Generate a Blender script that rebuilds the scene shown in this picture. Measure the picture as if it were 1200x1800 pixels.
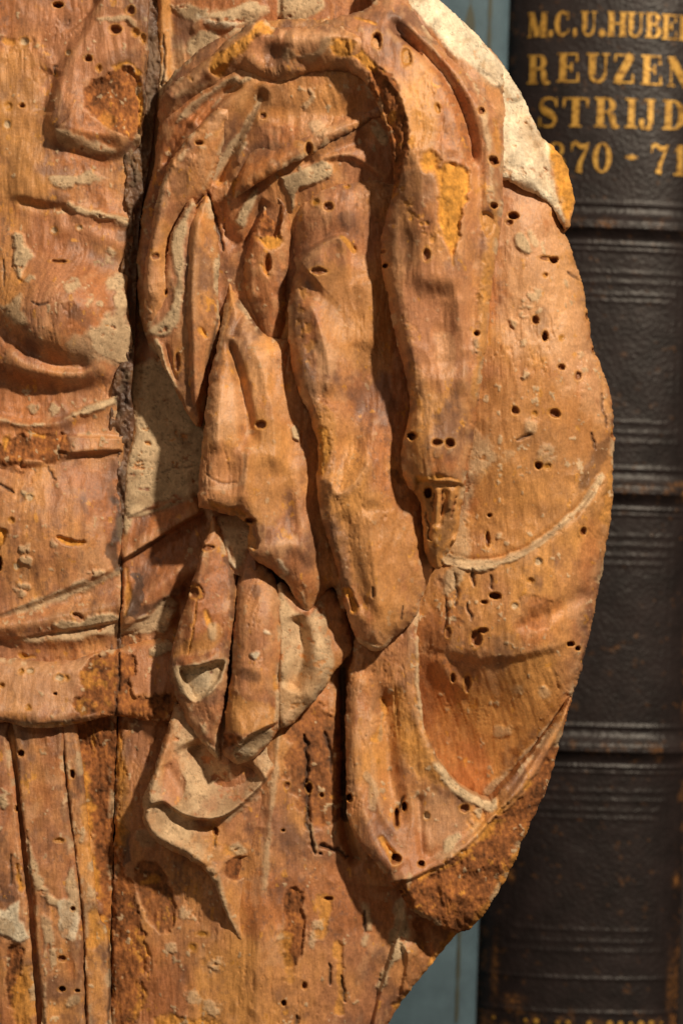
import bpy, math, numpy as np
from mathutils import Vector

for o in list(bpy.data.objects): bpy.data.objects.remove(o)
sc = bpy.context.scene
COL = sc.collection

# ---------------------------------------------------------------- camera, light, exposure
S = 0.00025            # metres per drawing unit (1200 x 1800 units in the frame)
DCAM = 1.5
G = 2.0                # carving grid, drawing units
cam_d = bpy.data.cameras.new('camera'); cam = bpy.data.objects.new('camera', cam_d); COL.objects.link(cam)
cam.location = (0, -DCAM, 0); cam.rotation_euler = (math.pi/2, 0, 0)
cam_d.sensor_fit = 'VERTICAL'; cam_d.sensor_height = 36.0
cam_d.lens = 36.0*DCAM/(1800*S)
cam_d.clip_start = 0.05; cam_d.clip_end = 50
cam_d.dof.use_dof = True; cam_d.dof.focus_distance = DCAM-0.012; cam_d.dof.aperture_fstop = 5.6
sc.camera = cam
sc.view_settings.view_transform = 'Standard'; sc.view_settings.look = 'None'
sc.view_settings.exposure = 0.0; sc.view_settings.gamma = 1.0
sc.cycles.use_denoising = True
sc.cycles.max_bounces = 8; sc.cycles.diffuse_bounces = 6
w = bpy.data.worlds.new('World'); sc.world = w; w.use_nodes = True
bg = w.node_tree.nodes['Background']; bg.inputs['Color'].default_value = (1.0, 0.70, 0.46, 1); bg.inputs['Strength'].default_value = 0.125
def lamp(name, loc, target, power, size, col, spot=None):
    ld = bpy.data.lights.new(name, 'SPOT' if spot else 'AREA'); ld.energy = power; ld.color = col
    if spot: ld.spot_size = math.radians(spot); ld.spot_blend = 0.6; ld.shadow_soft_size = size
    else: ld.shape = 'DISK'; ld.size = size
    o = bpy.data.objects.new(name, ld); COL.objects.link(o); o.location = loc
    o.rotation_euler = (Vector(target)-Vector(loc)).to_track_quat('-Z', 'Y').to_euler()
    return o
kd = Vector((0.50, -0.66, 0.62)).normalized()*1.8
lamp('gallery_spot', kd, (0.0, 0, 0.02), 176, 0.045, (1.0, 0.84, 0.64), 50)
lamp('ceiling_spot', (-0.95, -1.35, 0.85), (0, 0, 0), 8, 0.12, (1.0, 0.84, 0.66), 50)

# ---------------------------------------------------------------- numeric helpers
F = np.float32
def _lat(seed):
    return np.random.RandomState(seed).rand(256, 256).astype(F)
_L = [_lat(100+i) for i in range(12)]
def vnoise(x, y, seed):
    L = _L[seed % 12]; x = x + 31.7*(seed//12); y = y + 17.3*(seed % 7)
    xi = np.floor(x); yi = np.floor(y); fx = x-xi; fy = y-yi
    fx = fx*fx*(3-2*fx); fy = fy*fy*(3-2*fy)
    xi = xi.astype(np.int32) & 255; yi = yi.astype(np.int32) & 255
    x1 = (xi+1) & 255; y1 = (yi+1) & 255
    return ((L[yi, xi]*(1-fx)+L[yi, x1]*fx)*(1-fy)+(L[y1, xi]*(1-fx)+L[y1, x1]*fx)*fy)*2-1
def fbm(X, Y, sx, sy=None, octv=4, seed=0, gain=0.5):
    sy = sy or sx; a = 1.0; s = 0.0; n = 0.0
    x = X/sx; y = Y/sy
    for k in range(octv):
        s = s+a*vnoise(x, y, seed+k*5); n += a; a *= gain
        x, y = x*2.03+0.13*y, y*2.03-0.13*x
    return s/n*1.6
def sstep(a, b, x):
    t = np.clip((x-a)/(b-a), 0, 1); return t*t*(3-2*t)
def catmull(p, closed=False, n=4):
    p = np.array(p, float); N = len(p); out = []
    rng = range(N) if closed else range(N-1)
    for i in rng:
        if closed: a, b, c, d = p[i-1], p[i], p[(i+1) % N], p[(i+2) % N]
        else: a, b, c, d = p[max(i-1, 0)], p[i], p[i+1], p[min(i+2, N-1)]
        for k in range(n):
            t = k/n
            out.append(0.5*((2*b)+(c-a)*t+(2*a-5*b+4*c-d)*t*t+(3*b-a-3*c+d)*t**3))
    if not closed: out.append(p[-1])
    return np.array(out)
def seg_dist(X, Y, p, closed=False):
    """distance, arc parameter 0..1, signed side of a polyline"""
    p = np.asarray(p, F); q = np.vstack([p, p[:1]]) if closed else p
    L = np.hypot(*(q[1:]-q[:-1]).T); tot = max(L.sum(), 1e-6); acc = 0.0
    D = np.full(X.shape, 1e9, F); T = np.zeros(X.shape, F); SD = np.ones(X.shape, F)
    for i in range(len(q)-1):
        ax, ay = q[i]; dx, dy = q[i+1]-q[i]; l2 = dx*dx+dy*dy+1e-9
        u = np.clip(((X-ax)*dx+(Y-ay)*dy)/l2, 0, 1)
        ex = X-ax-u*dx; ey = Y-ay-u*dy; d = ex*ex+ey*ey
        m = d < D
        D[m] = d[m]; T[m] = ((acc+u*L[i])/tot)[m]; SD[m] = np.sign(dx*ey-dy*ex)[m]
        acc += L[i]
    return np.sqrt(D), T, SD
def inside(X, Y, p):
    c = np.zeros(X.shape, bool); n = len(p)
    for i in range(n):
        x0, y0 = p[i-1]; x1, y1 = p[i]
        if y0 == y1: continue
        m = ((y0 > Y) != (y1 > Y)) & (X < (x1-x0)*(Y-y0)/(y1-y0)+x0); c ^= m
    return c
def tps(X, Y, C):
    C = np.array(C, float); n = len(C); P = C[:, :2]/400.0
    r2 = ((P[:, None]-P[None])**2).sum(-1)
    K = 0.5*r2*np.log(r2+1e-12); np.fill_diagonal(K, 0.003)
    A = np.zeros((n+3, n+3)); A[:n, :n] = K; A[:n, n] = 1; A[:n, n+1:] = P; A[n, :n] = 1; A[n+1:, :n] = P.T
    wv = np.linalg.solve(A, np.r_[C[:, 2], 0, 0, 0])
    x = X.astype(np.float64)/400; y = Y.astype(np.float64)/400
    Z = wv[n]+wv[n+1]*x+wv[n+2]*y
    for i in range(n):
        r = (x-P[i, 0])**2+(y-P[i, 1])**2; Z = Z+wv[i]*0.5*r*np.log(r+1e-12)
    return Z.astype(F)

# albedo palette of the old limewood
PINK = np.array((0.46, 0.205, 0.098)); TAN = np.array((0.54, 0.260, 0.082)); RED = np.array((0.42, 0.155, 0.055))
DARK = np.array((0.085, 0.048, 0.034)); GESSO = np.array((0.57, 0.415, 0.250)); CHALK = np.array((0.74, 0.63, 0.46))
ORANGE = np.array((0.62, 0.285, 0.050)); BROWN = np.array((0.27, 0.098, 0.030)); BLACK = np.array((0.035, 0.026, 0.022))
PALE = np.array((0.62, 0.345, 0.180))
LAYERS = ('gesso', 'chalk', 'orange', 'brown', 'dark', 'black', 'pale', 'tan', 'pink')
LCOL = dict(gesso=GESSO, chalk=CHALK, orange=ORANGE, brown=BROWN, dark=DARK, black=BLACK, pale=PALE, tan=TAN, pink=PINK)
HOLES = []

class Carving:
    """one carved piece: an outline, a relief over it, stains on it; built as a solid mesh"""
    seed0 = 1
    def __init__(s, key, name, outline, ctrl, smooth=3, back=-120, rag=1.9, depth=None, under=0.0):
        Carving.seed0 += 1; s.seed = Carving.seed0*3; s.key = key; s.name = name; s.back = back; s.under = under
        out = catmull(outline, True, smooth) if smooth > 1 else np.array(outline, float)
        x0, y0 = out.min(0)-8; x1, y1 = out.max(0)+8
        gx = np.arange(math.floor(x0/G)*G, x1+G, G, dtype=F); gy = np.arange(math.floor(y0/G)*G, y1+G, G, dtype=F)
        s.X, s.Y = np.meshgrid(gx, gy)
        s.gx, s.gy = gx, gy
        d, _, _ = seg_dist(s.X, s.Y, out, True)
        s.d = np.where(inside(s.X, s.Y, out), d, -d).astype(F)
        if rag: s.d = s.d+rag*fbm(s.X, s.Y, 14, None, 3, s.seed)+0.5*rag*fbm(s.X, s.Y, 50, None, 2, s.seed+1)
        s.H = tps(s.X, s.Y, ctrl)
        s.m = {k: np.zeros(s.X.shape, F) for k in LAYERS}
        s.h0 = depth if depth is not None else float(np.mean([c[2] for c in ctrl]))
        s.rough_amp = 1.0
    def win(s, pts, pad):
        p = np.asarray(pts, float); x0, y0 = p.min(0)-pad; x1, y1 = p.max(0)+pad
        i0 = int(np.clip((x0-s.gx[0])/G, 0, len(s.gx))); i1 = int(np.clip((x1-s.gx[0])/G+2, 0, len(s.gx)))
        j0 = int(np.clip((y0-s.gy[0])/G, 0, len(s.gy))); j1 = int(np.clip((y1-s.gy[0])/G+2, 0, len(s.gy)))
        if i1-i0 < 1 or j1-j0 < 1: return None
        return (slice(j0, j1), slice(i0, i1))
    def round(s, R, depth, p=2.0):
        t = np.clip(1-s.d/R, 0, 1); s.H = s.H-depth*(1-np.sqrt(np.clip(1-t**p, 0, 1))); return s
    def bump(s, cx, cy, rx, ry, amp, rot=0, p=1.0):
        wn = s.win([(cx, cy)], max(rx, ry)*2.2)
        if wn is None: return s
        a = math.radians(rot); x = s.X[wn]-cx; y = s.Y[wn]-cy
        u = (x*math.cos(a)+y*math.sin(a))/rx; v = (-x*math.sin(a)+y*math.cos(a))/ry
        s.H[wn] += amp*np.exp(-(u*u+v*v)**p*1.2); return s
    def ridge(s, pts, amp, wd, taper=0.15, smooth=True, sharp=2.0):
        p = catmull(pts, False, 3) if smooth and len(pts) > 2 else pts
        wm = max(wd) if isinstance(wd, (tuple, list)) else wd
        wn = s.win(p, wm*2.6)
        if wn is None: return s
        d, t, _ = seg_dist(s.X[wn], s.Y[wn], p)
        ww = np.interp(t, np.linspace(0, 1, len(wd)), wd) if isinstance(wd, (tuple, list)) else wd
        aa = np.interp(t, np.linspace(0, 1, len(amp)), amp) if isinstance(amp, (tuple, list)) else amp
        tp = sstep(0, taper, t)*sstep(0, taper, 1-t) if taper else 1.0
        s.H[wn] += aa*tp*np.exp(-(d/ww)**sharp); return s
    def ledge(s, pts, amp, wd, taper=0.2, lip=4):
        """raises the side to the LEFT of the drawn direction (up, when drawn left to right), falling off over wd"""
        p = catmull(pts, False, 3) if len(pts) > 2 else pts
        wn = s.win(p, wd*3.2)
        if wn is None: return s
        d, t, sd = seg_dist(s.X[wn], s.Y[wn], p)
        sg = -sd*d
        tp = sstep(0, taper, t)*sstep(0, taper, 1-t) if taper else 1.0
        s.H[wn] += amp*tp*sstep(-lip, lip, sg)*np.exp(-(np.clip(sg, 0, None)/wd)**1.5); return s
    def region(s, pts, amp, soft, grad=(0, 0), rag=0, smooth=3):
        p = catmull(pts, True, smooth) if smooth > 1 else np.array(pts, float)
        wn = s.win(p, 12)
        if wn is None: return s
        X, Y = s.X[wn], s.Y[wn]
        d, _, _ = seg_dist(X, Y, p, True); d = np.where(inside(X, Y, p), d, -d)
        if rag: d = d+rag*fbm(X, Y, 16, None, 3, s.seed+5)
        c = p.mean(0)
        s.H[wn] += (amp+grad[0]*(X-c[0])+grad[1]*(Y-c[1]))*sstep(0, soft, d); return s
    def crack(s, pts, depth, wd, rag=3, col='black', cv=0.8):
        p = catmull(pts, False, 3) if len(pts) > 2 else pts
        wn = s.win(p, wd*3+rag*2)
        if wn is None: return s
        X, Y = s.X[wn], s.Y[wn]
        d, t, _ = seg_dist(X+rag*fbm(X, Y, 14, None, 3, s.seed+9), Y+rag*fbm(X, Y, 14, None, 3, s.seed+11), p)
        k = np.exp(-(d/(wd*(0.35+0.65*np.sqrt(np.clip(4*t*(1-t), 0, 1)))))**2)
        s.H[wn] -= depth*k
        if cv: s.m[col][wn] = np.maximum(s.m[col][wn], cv*k)
        return s
    def paint(s, layer, pts, soft=5, rag=8, v=1.0, stroke=None, dh=0.0, smooth=3, speck=0.0, scale=26):
        """a stain or a remnant of ground: polygon, or a stroke of the given half width"""
        if stroke: p = catmull(pts, False, 3) if len(pts) > 2 else np.array(pts, float)
        else: p = catmull(pts, True, smooth) if smooth > 1 else np.array(pts, float)
        wm = 0 if not stroke else (max(stroke) if isinstance(stroke, (tuple, list)) else stroke)
        wn = s.win(p, rag*1.6+soft+wm+4)
        if wn is None: return s
        X, Y = s.X[wn], s.Y[wn]
        if stroke:
            d, t, _ = seg_dist(X, Y, p)
            d = (np.interp(t, np.linspace(0, 1, len(stroke)), stroke) if isinstance(stroke, (tuple, list)) else stroke)-d
        else:
            d, _, _ = seg_dist(X, Y, p, True); d = np.where(inside(X, Y, p), d, -d)
        n = fbm(X, Y, scale, None, 5, s.seed+13, 0.6)
        so = soft*(2.0 if layer in ('gesso', 'chalk', 'orange') else 1.0)
        k = sstep(-so*0.5, so*0.5, d+rag*n)
        if speck: k = k*sstep(-0.15, 0.25, fbm(X, Y, 9, None, 3, s.seed+17)+1-speck*1.4)
        k = k*v
        s.m[layer][wn] = np.maximum(s.m[layer][wn], k)
        if dh: s.H[wn] += dh*k
        return s
    def finish(s, mat, parent, holes=True, wear=1.0, tone=0.0, streak=1.0, autospeck=1.0, label=None):
        X, Y, d, H, m, sd = s.X, s.Y, s.d, s.H, s.m, s.seed
        # rough, crumbled wood where it is eaten away; chalk ground sits slightly proud
        rot = np.clip(m['orange']+m['brown'], 0, 1)
        H = s.H
        Xg = X+0.55*H+9*fbm(X, Y, 140, 200, 2, sd+27)
        crumb = fbm(Xg, Y, 7, 17, 4, sd+20, 0.65)
        H -= rot*(3.0+2.2*crumb+3.5*np.abs(fbm(Xg, Y, 22, 60, 4, sd+21)))
        ero = sstep(-0.85, -0.55, fbm(X, Y, 17, 13, 4, sd+28, 0.62)+0.25*fbm(X, Y, 70, None, 2, sd+29)); m['gesso'] *= ero; m['chalk'] *= 0.35+0.65*ero
        ges = np.clip(m['gesso']+m['chalk'], 0, 1)
        H += ges*(2.4+1.1*fbm(X, Y, 22, 34, 4, sd+22, 0.55)-1.5*np.exp(-(fbm(X, Y, 26, 18, 4, sd+53, 0.6)/0.04)**2))
        H += s.rough_amp*3.5*fbm(X, Y, 105, 150, 2, sd+18)
        H += (1-ges)*s.rough_amp*(3.2*(0.35-np.abs(fbm(X, Y, 62, 105, 2, sd+23)))+2.3*(0.3-np.abs(fbm(X, Y, 26, 44, 2, sd+19)))+0.75*fbm(Xg, Y, 6, 40, 3, sd+24, 0.6)*streak)
        # fine drying checks along the grain
        ck = fbm(Xg, Y, 9, 120, 3, sd+25); cm = sstep(0.25, 0.6, fbm(X, Y, 90, 140, 2, sd+26))
        chk = np.exp(-(ck/0.05)**2)*cm*(1-ges)*wear
        H -= 2.4*chk
        # ---- colour
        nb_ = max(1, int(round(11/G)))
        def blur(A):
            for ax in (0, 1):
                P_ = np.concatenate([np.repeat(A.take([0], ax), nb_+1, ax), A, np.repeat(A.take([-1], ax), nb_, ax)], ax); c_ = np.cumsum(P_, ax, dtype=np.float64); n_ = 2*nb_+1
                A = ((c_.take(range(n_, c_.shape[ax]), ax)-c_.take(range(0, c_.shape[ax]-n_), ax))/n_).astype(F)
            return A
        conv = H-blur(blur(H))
        m['gesso'] = np.maximum(m['gesso'], 0.75*sstep(13, 3, d)*sstep(0.28, 0.5, fbm(X, Y, 30, 34, 4, sd+46, 0.62))*(autospeck > 0))
        n1 = fbm(X, Y, 130, 170, 4, sd+30); n2 = fbm(X, Y, 34, 60, 4, sd+31, 0.6); n3 = fbm(Xg, Y, 4, 30, 3, sd+32, 0.6); n4 = fbm(X, Y, 5, 6, 3, sd+33, 0.6)
        a = np.clip(0.36+0.75*n1+0.35*n2+tone, 0, 1)[..., None]
        C = PINK*(1-a)+TAN*a
        rd = (sstep(-0.05, 0.6, fbm(X, Y, 90, 120, 4, sd+34))*0.75)[..., None]; C = C*(1-rd)+RED*rd
        C = C*(1+0.06*n3*streak+0.15*n4+0.20*n2+0.14*n1)[..., None]
        sk = (sstep(0.18, 0.7, fbm(X, Y, 7, 9, 4, sd+37, 0.65))*sstep(-0.2, 0.6, fbm(X, Y, 70, 90, 3, sd+39))*0.5*wear)[..., None]; C = C*(1-sk)+DARK*2.0*sk
        ed = (sstep(20, 3, d)*sstep(-0.05, 0.5, fbm(X, Y, 12, 18, 4, sd+44, 0.65))*0.55*wear)[..., None]; C = C*(1-ed)+(0.55*PALE+0.35*ORANGE)*ed
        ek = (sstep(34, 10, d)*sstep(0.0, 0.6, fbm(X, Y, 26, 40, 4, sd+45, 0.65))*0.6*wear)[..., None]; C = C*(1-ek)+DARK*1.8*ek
        pl = (sstep(0.35, 0.75, fbm(X, Y, 45, 60, 5, sd+35, 0.62))*0.45*wear)[..., None]; C = C*(1-pl)+PALE*pl
        dk = (sstep(0.12, 0.80, fbm(X, Y, 62, 90, 5, sd+36, 0.6))*0.72*wear)[..., None]; C = C*(1-dk)+np.array((0.155, 0.078, 0.052))*dk
        ln = (sstep(0.62, 0.9, fbm(Xg, Y, 3.2, 26, 3, sd+38, 0.6))*0.2*wear*(1-ges))[..., None]; C = C*(1-ln)+DARK*1.5*ln
        wear_hl = (sstep(0.8, 4.0, conv)*sstep(-0.35, 0.35, fbm(X, Y, 18, 26, 4, sd+47, 0.62))*0.5*wear)[..., None]; C = C*(1-wear_hl)+(0.8*PALE+0.12*ORANGE)*wear_hl  # ridge wear from convexity, with a slight highlight painted into the colour
        # scattered specks of the lost ground and bare orange flecks
        if autospeck:
            cl = sstep(0.0, 0.6, fbm(X, Y, 120, 120, 3, sd+41))
            sp = sstep(0.90, 0.97, fbm(X, Y, 13, 15, 3, sd+40, 0.55)+0.14*cl)*autospeck
            m['gesso'] = np.maximum(m['gesso'], 0.8*sp); H += sp*1.2
            of = sstep(0.74, 0.88, fbm(X, Y, 16, 26, 4, sd+42, 0.65))*0.65*wear; m['orange'] = np.maximum(m['orange'], of)
        vary = dict(gesso=(0.20, 0.16), chalk=(0.28, 0.14), orange=(0.30, 0.28), brown=(0.45, 0.5), dark=(0.3, 0.3), black=(0.2, 0.2), pale=(0.15, 0.15), tan=(.15, .15), pink=(.12, .12))
        ga = fbm(X, Y, 22, 26, 4, sd+50, 0.6); gb = fbm(X, Y, 5, 6, 3, sd+51, 0.6)
        for k in ('pink', 'tan', 'pale', 'dark', 'brown', 'orange', 'gesso', 'chalk', 'black'):
            mk = m[k]
            if mk.max() <= 0.01: continue
            c = LCOL[k]*np.clip(1+vary[k][0]*ga+vary[k][1]*gb, 0.2, 2.2)[..., None]
            if k == 'gesso':
                t = (sstep(0.1, 0.8, fbm(X, Y, 40, 30, 4, sd+52))*0.62)[..., None]; c = c*(1-t)+np.array((0.25, 0.155, 0.080))*t; c = c*(1-0.5*np.exp(-(fbm(X, Y, 26, 18, 4, sd+53, 0.6)/0.035)**2))[..., None]
            if k == 'chalk':
                t = (sstep(0.15, 0.75, fbm(X, Y, 34, 44, 5, sd+54, 0.65))*0.7)[..., None]; c = c*(1-t)+np.array((0.40, 0.27, 0.15))*t; c = c*(1-0.5*np.exp(-(fbm(X, Y, 30, 24, 4, sd+53, 0.6)/0.03)**2))[..., None]
            if k == 'brown':
                t = (sstep(0.35, 1.0, gb+0.6*ga)*0.5)[..., None]; c = c*(1-t)+np.array((0.50, 0.205, 0.045))*t
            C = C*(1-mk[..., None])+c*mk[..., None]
        # ---- flight holes of woodworm
        if holes:
            for (hx, hy, rx, ry, dp, kind, only) in HOLES:
                if only is not None and s.key not in only: continue
                wn = s.win([(hx, hy)], max(rx, ry)*2+6)
                if wn is None: continue
                x, y = X[wn], Y[wn]
                u = np.sqrt(((x-hx)/rx)**2+((y-hy)/ry)**2)+0.16*fbm(x, y, 7, None, 2, sd+60)
                k = sstep(1.12, 0.72, u)
                H[wn] -= dp*(0.35+0.7*abs(math.sin(hx*12.9+hy*7.7)))*k
                rim = np.exp(-((u-1.25)/0.22)**2)*0.55
                C[wn] = C[wn]*(1-rim[..., None])+(ORANGE*0.9)*rim[..., None]
                inner = {'hole': BROWN*0.8, 'shallow': ORANGE*0.7, 'plug': GESSO*0.95}[kind]
                C[wn] = C[wn]*(1-k[..., None])+inner*k[..., None]
        # ---- mesh
        s.H = H
        nz, nx = X.shape
        ok = d > -0.6*G
        Q = ok[:-1, :-1] & ok[1:, :-1] & ok[:-1, 1:] & ok[1:, 1:]
        used = np.zeros_like(ok); used[:-1, :-1] |= Q; used[1:, :-1] |= Q; used[:-1, 1:] |= Q; used[1:, 1:] |= Q
        gyv, gxv = np.gradient(d, G); gl = np.sqrt(gxv**2+gyv**2)+1e-6; gxv /= gl; gyv /= gl
        Qp = np.zeros((nz+1, nx+1), bool); Qp[1:-1, 1:-1] = Q
        he = Qp[:-1, 1:-1] != Qp[1:, 1:-1]      # horizontal edges [j,i] - [j,i+1], shape (nz, nx-1)
        ve = Qp[1:-1, :-1] != Qp[1:-1, 1:]      # vertical edges [j,i] - [j+1,i], shape (nz-1, nx)
        bd = np.zeros_like(ok); bd[:, :-1] |= he; bd[:, 1:] |= he; bd[:-1, :] |= ve; bd[1:, :] |= ve
        shift = np.where(bd, np.clip(d, -2*G, 2*G), 0)
        px = X-gxv*shift; py = Y-gyv*shift
        k = 1-(s.h0*S)/DCAM
        idx = np.full(X.shape, -1, np.int64); idx[used] = np.arange(used.sum())
        V = np.stack([(px[used]-600)*S*k, -H[used]*S, (900-py[used])*S*k], 1)
        jj, ii = np.nonzero(Q)
        faces = np.stack([idx[jj, ii], idx[jj+1, ii], idx[jj+1, ii+1], idx[jj, ii+1]], 1)
        CC = C[used]
        ms = np.clip(m['gesso']+m['chalk']+rot, 0, 1)[used]
        # side walls: a bowed skirt of three rings
        bj, bi = np.nonzero(bd); nb = len(bj); bidx = np.full(X.shape, -1, np.int64); bidx[bj, bi] = np.arange(nb)
        n0 = len(V); bx, by, bh = px[bj, bi], py[bj, bi], H[bj, bi]; nxg, nyg = gxv[bj, bi], gyv[bj, bi]
        rings = []
        for f, u in ((0, 0), (0.12, 0.25), (0.45, 0.8), (1.0, 1.0)):
            zz = bh+(s.back-bh)*f; jit = 0.8*fbm(bx*1.0+zz*0.7, by+zz*0.3, 9, None, 2, sd+70) if f > 0 else 0
            rings.append(np.stack([(bx+nxg*(s.under*u+jit)-600)*S*k, -zz*S, (900-by-nyg*(s.under*u+jit))*S*k], 1))
        V = np.vstack([V]+rings)
        bc = C[bj, bi]; CC = np.vstack([CC]+[bc*(1-f_)+(0.55*TAN+0.3*RED)*f_*(1+0.25*fbm(bx+90*f_, by-60*f_, 12, None, 3, sd+72))[:, None] for f_ in (0, .35, .75, .85)]); ms = np.r_[ms, np.tile(ms[idx[bj, bi]], 4)]
        ej, ei = np.nonzero(he); a1, b1 = bidx[ej, ei], bidx[ej, ei+1]; fl = Qp[:-1, 1:-1][ej, ei]
        ej2, ei2 = np.nonzero(ve); a2, b2 = bidx[ej2, ei2], bidx[ej2+1, ei2]; fl2 = ~Qp[1:-1, :-1][ej2, ei2]
        A = np.r_[np.where(fl, a1, b1), np.where(fl2, a2, b2)]; B = np.r_[np.where(fl, b1, a1), np.where(fl2, b2, a2)]
        W = [np.stack([n0+r*nb+A, n0+(r+1)*nb+A, n0+(r+1)*nb+B, n0+r*nb+B], 1) for r in range(3)]
        faces = np.vstack([faces]+W).astype(np.int32)
        me = bpy.data.meshes.new(s.name)
        me.vertices.add(len(V)); me.vertices.foreach_set('co', V.astype(F).ravel())
        me.loops.add(len(faces)*4); me.loops.foreach_set('vertex_index', faces.ravel())
        me.polygons.add(len(faces)); me.polygons.foreach_set('loop_start', np.arange(0, len(faces)*4, 4, dtype=np.int32))
        me.polygons.foreach_set('use_smooth', np.ones(len(faces), bool))
        me.update(calc_edges=True)
        at = me.attributes.new('wood', 'FLOAT_COLOR', 'POINT')
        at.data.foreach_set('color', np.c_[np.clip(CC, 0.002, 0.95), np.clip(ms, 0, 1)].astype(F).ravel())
        me.materials.append(mat)
        o = bpy.data.objects.new(s.name, me); COL.objects.link(o); o.parent = parent
        if label: o['label'] = label
        return o

# ---------------------------------------------------------------- materials
def nodes(name):
    m = bpy.data.materials.new(name); m.use_nodes = True; nt = m.node_tree
    return m, nt, nt.nodes['Principled BSDF']
def wood_material():
    m, nt, b = nodes('aged_limewood'); N = nt.nodes.new; K = nt.links.new
    at = N('ShaderNodeAttribute'); at.attribute_name = 'wood'
    tc = N('ShaderNodeTexCoord')
    mp = N('ShaderNodeMapping'); mp.inputs['Scale'].default_value = (1, 1, 0.16); K(tc.outputs['Object'], mp.inputs[0])
    n1 = N('ShaderNodeTexNoise'); n1.inputs['Scale'].default_value = 1500; n1.inputs['Detail'].default_value = 4; n1.inputs['Roughness'].default_value = .65; K(mp.outputs[0], n1.inputs['Vector'])
    n2 = N('ShaderNodeTexNoise'); n2.inputs['Scale'].default_value = 900; n2.inputs['Detail'].default_value = 5; n2.inputs['Roughness'].default_value = .7; K(tc.outputs['Object'], n2.inputs['Vector'])
    r1 = N('ShaderNodeMapRange'); r1.inputs[1].default_value = .3; r1.inputs[2].default_value = .7; r1.inputs[3].default_value = .90; r1.inputs[4].default_value = 1.09; K(n1.outputs['Fac'], r1.inputs[0])
    r2 = N('ShaderNodeMapRange'); r2.inputs[1].default_value = .3; r2.inputs[2].default_value = .7; r2.inputs[3].default_value = .80; r2.inputs[4].default_value = 1.16; K(n2.outputs['Fac'], r2.inputs[0])
    mu = N('ShaderNodeMath'); mu.operation = 'MULTIPLY'; K(r1.outputs[0], mu.inputs[0]); K(r2.outputs[0], mu.inputs[1])
    vm = N('ShaderNodeVectorMath'); vm.operation = 'SCALE'; K(at.outputs['Color'], vm.inputs[0]); K(mu.outputs[0], vm.inputs['Scale'])
    K(vm.outputs[0], b.inputs['Base Color'])
    rr = N('ShaderNodeMapRange'); rr.inputs[3].default_value = .40; rr.inputs[4].default_value = .92; K(at.outputs['Alpha'], rr.inputs[0])
    ra = N('ShaderNodeMath'); ra.operation = 'MULTIPLY_ADD'; ra.inputs[1].default_value = .25; ra.inputs[2].default_value = -.1; K(n2.outputs['Fac'], ra.inputs[0])
    ad = N('ShaderNodeMath'); ad.operation = 'ADD'; K(rr.outputs[0], ad.inputs[0]); K(ra.outputs[0], ad.inputs[1]); K(ad.outputs[0], b.inputs['Roughness'])
    b.inputs['Specular IOR Level'].default_value = .38
    hs = N('ShaderNodeMath'); hs.operation = 'ADD'; K(n1.outputs['Fac'], hs.inputs[0]); K(n2.outputs['Fac'], hs.inputs[1])
    bp = N('ShaderNodeBump'); bp.inputs['Strength'].default_value = .55; bp.inputs['Distance'].default_value = .00035; K(hs.outputs[0], bp.inputs['Height'])
    K(bp.outputs[0], b.inputs['Normal'])
    return m
WOOD = wood_material()

torso = bpy.data.objects.new('wooden_torso', None); COL.objects.link(torso)
torso['label'] = 'weathered carved wooden torso with draped cape and wormholes'; torso['category'] = 'sculpture'

def hole(x, y, rx, ry=None, dp=22, kind='hole', only=None): HOLES.append((x, y, rx, ry or rx, dp, kind, only))
for a in ((102,8,9,5),(231,21,7,7),(205,54,10,7),(156,105,7,5),(39,186,5,4),(2,990,4,12),(36,1325,5,5),(126,1362,4,7),(98,1219,2.5,2.5),(129,1597,4,4),
          (109,1684,6,6),(110,1738,6,4),(137,1741,4,3),(29,1422,3,5),(105,460,14,3,9)): hole(*a, only=('tl', 'belt', 's1', 's2', 's3'))
for a in ((240,60,6,7),(253,70,5,8),(175,122,5,6),(15,187,6,7),(24,915,5,5),(105,1478,8,4),(38,1180,5,5),(118,1192,5,5),(52,1243,5,5),(5,1204,4,4)): hole(*a, dp=6, kind='shallow', only=('tl', 'belt', 's2'))
for a in ((43,73,8,7),(121,94,5,5),(13,219,6,7),(55,875,6,6),(53,1179,6,5),(105,1191,8,6),(31,995,5,6),(96,405,6,6),(140,400,5,4)): hole(*a, dp=4, kind='plug', only=('tl', 'belt'))
for a in ((351,254,7,4),(274,450,7,6),(292,514,3,6),(312,636,5,16)): hole(*a, dp=14, only=('fa', 'fb', 'web'))
for a in ((463,208,5,5),(543,263,6,10)): hole(*a, dp=14, only=('c2', 'v'))
for a in ((576,363,9,7),(560,478,13,6)): hole(*a, dp=15, only=('f3',))
for a in ((555,355,7,6),(609,327,5,4)): hole(*a, dp=9, kind='shallow', only=('f3',))
for a in ((662,72,8,14),(846,193,6,6),(868,280,8,8),(868,360,7,5),(673,440,5,3),(678,465,5,4),(749,449,6,12),(838,585,5,5),(725,766,8,7),(790,779,8,8),(768,778,9,6,12),(753,866,7,9)): hole(*a, only=('f4',))
for a in ((714,103,9,16),(768,192,5,9)): hole(*a, dp=8, kind='shallow', only=('f4',))
for a in ((900,381,9,6),(893,393,6,5,12),(958,455,12,4,10),(972,457,8,6),(939,564,6,7),(956,592,5,8),(985,646,7,5),(1015,661,6,8,14),(1034,553,2.5,6),(1046,613,3,5),(1082,764,5,5),(903,723,7,7),(973,727,9,8,16),
          (945,818,7,6),(860,906,4,3),(857,948,4,13,8),(1024,934,6,7),(869,1047,10,5),(850,1058,6,3,10),(1003,1133,7,5),(1017,1141,5,4),(836,1122,9,14,18),(848,1108,8,5,14),(797,1193,4,9,12),(822,1205,6,16,10),(787,1112,5,10,8)): hole(*a, only=('arm',))
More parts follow.
